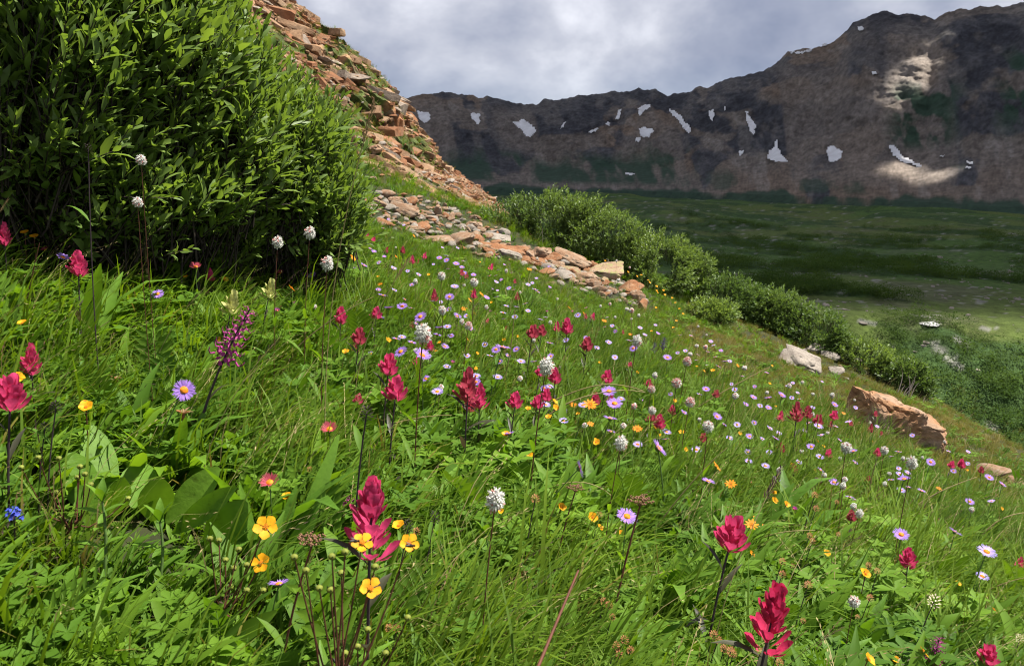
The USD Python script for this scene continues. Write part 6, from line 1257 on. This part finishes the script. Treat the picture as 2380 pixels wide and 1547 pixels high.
pixel_plant('broadleaf_plant', 'leafy clump of bent leaves at the lower middle edge', (1180, 1500), [(1160, 1505, 1100, 1400, 42, .0), (1190, 1505, 1260, 1390, 44, .02), (1200, 1500, 1330, 1450, 40, .0), (1170, 1500, 1210, 1330, 36, .04), (1180, 1510, 1080, 1480, 44, -.03)], 'herb', BL)
pixel_plant('broadleaf_plant', 'pale green leafy clump beside the purple spike in the bottom corner', (2260, 1500), [(2240, 1510, 2180, 1430, 44, .0), (2270, 1500, 2330, 1400, 50, .02), (2290, 1500, 2385, 1440, 44, .0), (2250, 1500, 2230, 1400, 36, .04)], 'broad', BL)

def leafy_stalk(label, foot, top, whorls, W=20, L=70):
    g = on_ground(*foot, .0); d = g[1]; t = at_y(*top, d + .02); root = thing('leafy_stalk', label, 'plant', 'leafy stalks in the near meadow', g); e = t - g; c = arc(np.zeros(3), e, n=8, side=np.array([.008, 0, 0])); k = d / FPX
    obj('stem', tube(c, np.linspace(.0026, .0014, 8), 6), M['stem_green'], root, smooth_=True)
    for j, wpos in enumerate(whorls):
        p = c[0] + (c[-1] - c[0]) * wpos; s = (1 - .35 * wpos) if wpos < .9 else .75
        for m_ in range(4 if wpos > .95 else 2):
            a = j * 1.5708 + m_ * (math.pi if wpos <= .95 else math.pi / 2) + .25; dd = dirn(a, 1.15 if wpos < .95 else .5)
            obj('leaf', put(blade(L * k * s, W * k * s * 1.25, 6, .3, .2, peak=.42, tip=.85, bend2=-.55), p, dd), M['broad'], root, smooth_=True)
leafy_stalk('leafy stalk with opposite pointed leaves in front of the paddle leaves', (222, 1440), (238, 1165), [.25, .45, .62, .78, .9, 1.0], 24, 84)
leafy_stalk('leafy stalk with opposite pointed leaves, right of a similar taller one', (352, 1420), (372, 1212), [.3, .5, .7, .88, 1.0], 24, 84)
leafy_stalk('leafy stalk at the picture edge beside the blue bell flower', (52, 1380), (62, 1235), [.35, .6, .85, 1.0], 22, 70)
leafy_stalk('leafy stalk standing left of the long red brown stick', (1130, 1400), (1128, 1240), [.5, .75, .95, 1.0], 22, 64)
leafy_stalk('pale leafy stalk between the dark seed spikes and the red brown stick', (1045, 1440), (1020, 1250), [.4, .6, .8, 1.0], 20, 60)

def single_stem(name, label, pts, d, r0, r1, mat, cat='stalk', group=None):
    """pts: measured points from foot to tip; d: distances of the ends."""
    P = np.array([at_y(x, y, d[0] + (d[1] - d[0]) * k / (len(pts) - 1)) for k, (x, y) in enumerate(pts)]); g = P[0].copy()
    from scipy.interpolate import make_interp_spline
    s = np.linspace(0, 1, len(P)); c = make_interp_spline(s, P - g, k=min(2, len(P) - 1))(np.linspace(0, 1, 16))
    root = thing(name, label, cat, group, g); obj('stem', tube(c, np.linspace(r0, r1, 16), 6), M[mat], root, smooth_=True); return root, c
def depth_at(px, py, h=.0): return float(on_ground(px, py, h)[1])
single_stem('dead_stick', 'straight red brown dead stick slanting up from the bottom edge', [(1246, 1560), (1300, 1430), (1344, 1325)], (.70, .84), .0019, .0013, 'stem_red', 'stick')
for words, p, h in (('dry straw stalk arching above the vertical daisy trio', [(1270, 940), (1350, 905), (1420, 893), (1495, 908)], .22), ('dry straw stalk arching just below a similar one', [(1262, 975), (1340, 928), (1430, 908), (1500, 912)], .2), ('thin upright straw stalk rising beside the central daisy cluster', [(1165, 915), (1185, 820), (1196, 720)], .1),
        ('long straw stalk leaning across the grass above the elephant head', [(640, 862), (740, 765), (868, 690)], .1), ('low straw stalk bending over the red pink daisy', [(850, 1005), (950, 975), (1050, 964)], .12), ('pale stalk crossing behind the purple elephant head', [(140, 832), (190, 790), (256, 745)], .1), ('thin reddish stalk curving below the yellow pair', [(60, 720), (75, 640), (92, 565)], .1),
        ('straw stalk arching from the bright paintbrush over the grass', [(1740, 1270), (1800, 1240), (1895, 1232)], .12), ('straw stalk curving over the lower grass towards the outcrop', [(2100, 1205), (2160, 1155), (2270, 1108)], .12), ('straw stalk bent to the picture edge near the pale daisies', [(2270, 1262), (2320, 1210), (2390, 1190)], .12), ('lowest straw stalk slanting to the picture edge', [(2262, 1392), (2320, 1360), (2390, 1340)], .12), ('straw stalk arching over the large crimson paintbrush', [(1810, 1376), (1890, 1378), (1965, 1400)], .15),
        ('straw stalk rising beside the stacked bistort pair', [(2015, 1215), (2020, 1140), (2040, 1060)], .1), ('straw stalk drooping above the stacked bistort pair', [(1905, 1072), (1940, 1085), (1968, 1150)], .15), ('yellow green stalk leaning across the middle of the slope', [(1500, 1260), (1600, 1130), (1690, 1040)], .1), ('yellow stalk leaning up to the sunny slope', [(1600, 960), (1690, 905), (1790, 852)], .1),
        ('straw stalk arched over the low hanging bistort', [(1220, 1165), (1330, 1120), (1420, 1150)], .12), ('tall pale stalk standing before the dark willow', [(345, 690), (335, 560), (322, 480)], .08), ('tall brown stalk standing before the dark willow', [(232, 660), (215, 480), (206, 350)], .08), ('thick green blade with a seed head before the willow', [(330, 660), (340, 590), (348, 540)], .05)):
    d0 = depth_at(p[0][0], p[0][1], h * .5); d1 = d0 * (1.0 if p[-1][1] < p[0][1] - 60 else .98); k = d0 / FPX; thick = 'brown' in words or 'tall' in words
    single_stem('dry_grass_stalk', words, p, (d0, d1), 2.0 * k if not thick else 2.6 * k, 0.9 * k, 'stem_red' if 'reddish' in words or 'brown' in words else 'straw', 'grass stalk', 'dry grass stalks over the meadow')

# branching cinquefoils of the near foreground: stem, flowers with five petals each, buds
def cinquefoil_plant(label, root_px, heads, d=None):
    g = on_ground(*root_px, 0.0, tmin=.3); d = d or g[1]; g = at_y(*root_px, d); g[2] = float(ground(g[0], g[1])); root = thing('cinquefoil_plant', label, 'cinquefoil', 'branching cinquefoils in the near meadow', g); r = random.Random(int(root_px[0]))
    P = [(kind, at_y(*pt(c, x, y), d + r.uniform(-.05, .05)), s / CROPS[c][0]) for kind, c, x, y, s in heads]; mid = np.mean([p for _, p, _ in P], 0)
    main = g + (mid - g) * .45; st = MB().add(*tube(arc(np.zeros(3), main - g, n=6, side=np.array([-.01, 0, 0])), np.linspace(.0019, .0014, 6), 5))
    for kind, p, s in P:
        n1 = main + (p - main) * .35 + np.array([r.uniform(-.006, .006), 0, 0]) - [0, 0, .012]; e = p - g; b = n1 - g; a0 = main - g
        st.add(*tube(np.array([a0, (a0 + b) / 2 + [r.uniform(-.004, .004), 0, .004], b, (b + e) / 2 + [0, 0, -.005], e]), np.linspace(.0012, .0007, 5), 4))
    obj('stem', st.mesh(), M['stem_red'], root, smooth_=True)
    for k in range(7): p = (main - g) * r.uniform(.2, 1.0); obj('leaf', put(blade(.030, .012, 4, .3, -.1, bend2=-.5), p, dirn(r.uniform(0, 6.28), 1.0)), M['herb'], root, smooth_=True)
    for kind, p, s in P:
        e = p - g; size = s * ((p - EYE) @ FWD) / FPX
        if kind == 'flower':
            ax = dirn(r.uniform(-2.0, -1.0), r.uniform(.5, .95)); f = obj('flower', ball(size * .10, e - ax * size * .08, 1), M['bud'], root, smooth_=True); fp = str(f.GetPath())
            for q in five_petals(e, ax, r, None, size * .54, .28, 5, .90, .70): obj('petal', q[1], M['yellow'], fp, smooth_=True)
            obj('stamens', stamens(e + ax * .001, ax, r, None, size * .13, 16), M['disc'], fp, smooth_=True)
        else:
            b = MB().add(*ball(size * .40, e, 1, (1, 1, .9)))
            obj('bud', b.mesh(), M['bud'], root, smooth_=True); bp = None
            sp = MB()
            for j in range(5): a = j * 1.2566; sp.add(*put(blade(size * .85, size * .38, 3, .3, .7, peak=.4), e - [0, 0, size * .32], [math.cos(a), math.sin(a), .55]))
            obj('sepals', sp.mesh(), M['stem_green'], root, smooth_=True)
cinquefoil_plant('branching cinquefoil with two open yellow flowers left of the umbel', (470, 1540), [('flower', 'E', 275, 605, 150), ('flower', 'E', 250, 850, 125)] + [('bud', 'D', x, y, 50) for x, y in ((1285, 770), (1340, 780), (1460, 835), (1380, 900), (1510, 930), (1430, 950), (1410, 1065), (1510, 1085), (1610, 1085))])
cinquefoil_plant('branching cinquefoil with three open flowers around the tall pink paintbrush', (740, 1575), [('flower', 'E', 930, 718, 135), ('flower', 'E', 985, 1025, 138), ('flower', 'E', 1245, 715, 118)] + [('bud', 'E', x, y, 66) for x, y in ((470, 810), (725, 805), (550, 900), (790, 918), (640, 1020), (715, 1030), (1020, 875), (815, 775))], .68)
cinquefoil_plant('cinquefoil bearing only buds in the bottom middle', (800, 1590), [('bud', 'E', x, y, 62) for x, y in ((970, 1300), (785, 1390), (900, 1415), (815, 1460), (1090, 1460), (1240, 1220))], .74)
cinquefoil_plant('cinquefoil bearing only buds before the pale paddle leaf', (160, 1330), [('bud', 'D', x, y, 46) for x, y in ((235, 275), (360, 280), (130, 335), (490, 330), (475, 395), (520, 375), (555, 440), (340, 487), (785, 525))])

def fly(label, px, py, d, s=.0058):
    p = at_y(px, py, d); root = thing('fly', label, 'insect', 'flies on the flowers', p); b = MB().add(*ball(s * .28, (0, 0, 0), 1, (1.5, 1, 1))).add(*ball(s * .2, (s * .5, 0, s * .02), 1)).add(*ball(s * .26, (-s * .5, 0, 0), 1, (1.7, .9, .8)))
    obj('body', b.mesh(), M['black_head'], root, smooth_=True)
    for sg in (-1, 1): obj('wing', put(blade(s * .95, s * .34, 3, .05), (0, sg * s * .1, s * .2), (-1, sg * .55, .15)), M['wing'], root, smooth_=True)
fly('tiny dark fly on the open cinquefoil left of the umbel', *pt('E', 300, 632), .86); fly('tiny dark fly on the cinquefoil before the tall paintbrush', *pt('E', 885, 700), .655); fly('tiny dark fly on the cinquefoil right of the tall paintbrush', *pt('E', 1262, 732), .655)

# ------------------------------------------------------------------ scrub and stones on the valley floor
def valley_cover():
    r = np.random.default_rng(31)
    def clump(seed, n):
        q = np.random.default_rng(seed); m = MB(); c = q.normal(size=(7, 3)) * [.45, .45, .18]; c[:, 2] = np.abs(c[:, 2]) + .25
        for k in range(n):
            d = q.normal(size=3); d /= np.linalg.norm(d); o = c[q.integers(7)]; p = o + d * np.array([.38, .38, .30]) * q.uniform(.8, 1.05); p[2] = max(p[2], 0.02); m.add(*put(blade(q.uniform(.07, .12), .055, 2, .3), p, d + q.normal(0, .5, 3) + [0, 0, .5]))
        return m.mesh(), M['scrub']
    protos = [clump(500 + i, 380) for i in range(4)]
    n = 60000; a = r.uniform(-.62, .72, n); d = 12 + (r.random(n) ** 1.15) * 640; x, y = d * np.sin(a), d * np.cos(a); cd = crest_distance(x, y); ok = (cd > 3.5) | (y > 70); x, y, d = x[ok], y[ok], d[ok]
    sc = fbm(np.stack([x / 26 + 0.4 * y / 40, y / 34, 0 * x + 2], -1), 4, 71); ok = (sc > .505) & (r.random(len(x)) < np.clip(90 / d, .10, 1)) & (r.random(len(x)) < .015 + .58 * smooth(60, 190, d)); x, y, d = x[ok], y[ok], d[ok]; z = ground(x, y); p = np.column_stack([x, y, z])
    px = project(p); vis = (px[:, 0] > 1060) & (px[:, 0] < 2500) & (px[:, 1] < 1250) & (px[:, 1] > 428) & (p[:, 0] > -8); p, d = p[vis], d[vis]; k = len(p); s = r.uniform(.5, 1.3, k) * np.clip(d * .022, .5, 4.5)
    scatter('valley_scrub', protos, p, r.uniform(0, 6.28, k), np.stack([s, s, s * r.uniform(.6, .9, k)], 1), r.integers(0, 4, k), 'low dark willow scrub covering the valley floor'); print('scrub', k)
    n = 26000; a = r.uniform(-.1, .72, n); d = 14 + r.random(n) ** 1.2 * 420; x, y = d * np.sin(a), d * np.cos(a); ok = (crest_distance(x, y) > 3.5) | (y > 70); x, y, d = x[ok], y[ok], d[ok]
    st = fbm(np.stack([x / 22, y / 14, 0 * x + 8], -1), 3, 95); ok = (st > .60) | (r.random(len(x)) < .05); ok &= r.random(len(x)) < np.clip(70 / d, .15, 1); x, y, d = x[ok], y[ok], d[ok]; p = np.column_stack([x, y, ground(x, y) + .05]); px = project(p); vis = (px[:, 0] > 1060) & (px[:, 0] < 2500) & (px[:, 1] < 1250) & (px[:, 1] > 428) & (p[:, 0] > -8); p, d = p[vis], d[vis]; k = len(p)
    s = np.clip(np.exp(r.normal(-1.6, .6, k)), .06, 1.2) * np.clip(d / 60, .5, 2.2)
    scatter('valley_stones', [(STONES[i], M['rock_pale']) for i in range(4)], p, r.uniform(0, 6.28, k), np.stack([s, s, s * .6], 1), r.integers(0, 4, k), 'pale stones strewn over the valley grass'); print('stones', k)
    # grass of the slope under the shoulder
    n = 22000; a = r.uniform(.15, .70, n); d = 8 + r.random(n) ** 1.3 * 150; x, y = d * np.sin(a), d * np.cos(a); ok = (crest_distance(x, y) > 2.2); x, y, d = x[ok], y[ok], d[ok]; p = np.column_stack([x, y, ground(x, y) - .05]); px = project(p); vis = (px[:, 0] > 1500) & (px[:, 0] < 2500); p, d = p[vis], d[vis]; k = len(p)
    scatter('lower_slope_grass', DRYG + [GRASSY[0], GRASSY[1]], p, r.normal(0, .8, k), r.uniform(1.2, 2.4, k) * np.clip(d / 16, .8, 5), r.integers(0, 5, k), 'grass on the slope below the shoulder')
valley_cover()
SNOWBED = at_y(2151, 746, 150)
def low_snow():
    p = on_ground(2151, 748, tmax=2000); k = (p - EYE) @ FWD / FPX; v, f = dome(1, 1, 4, 18, .12, 3); obj('snow_patch', (v * [22 * k, 46 * k, .5 * k] + p - [0, 0, .25 * k], f), M['snow'], smooth_=True, label='flat snow patch down on the valley floor', cat='snow patch', group='snow patches on the far mountains')
low_snow()
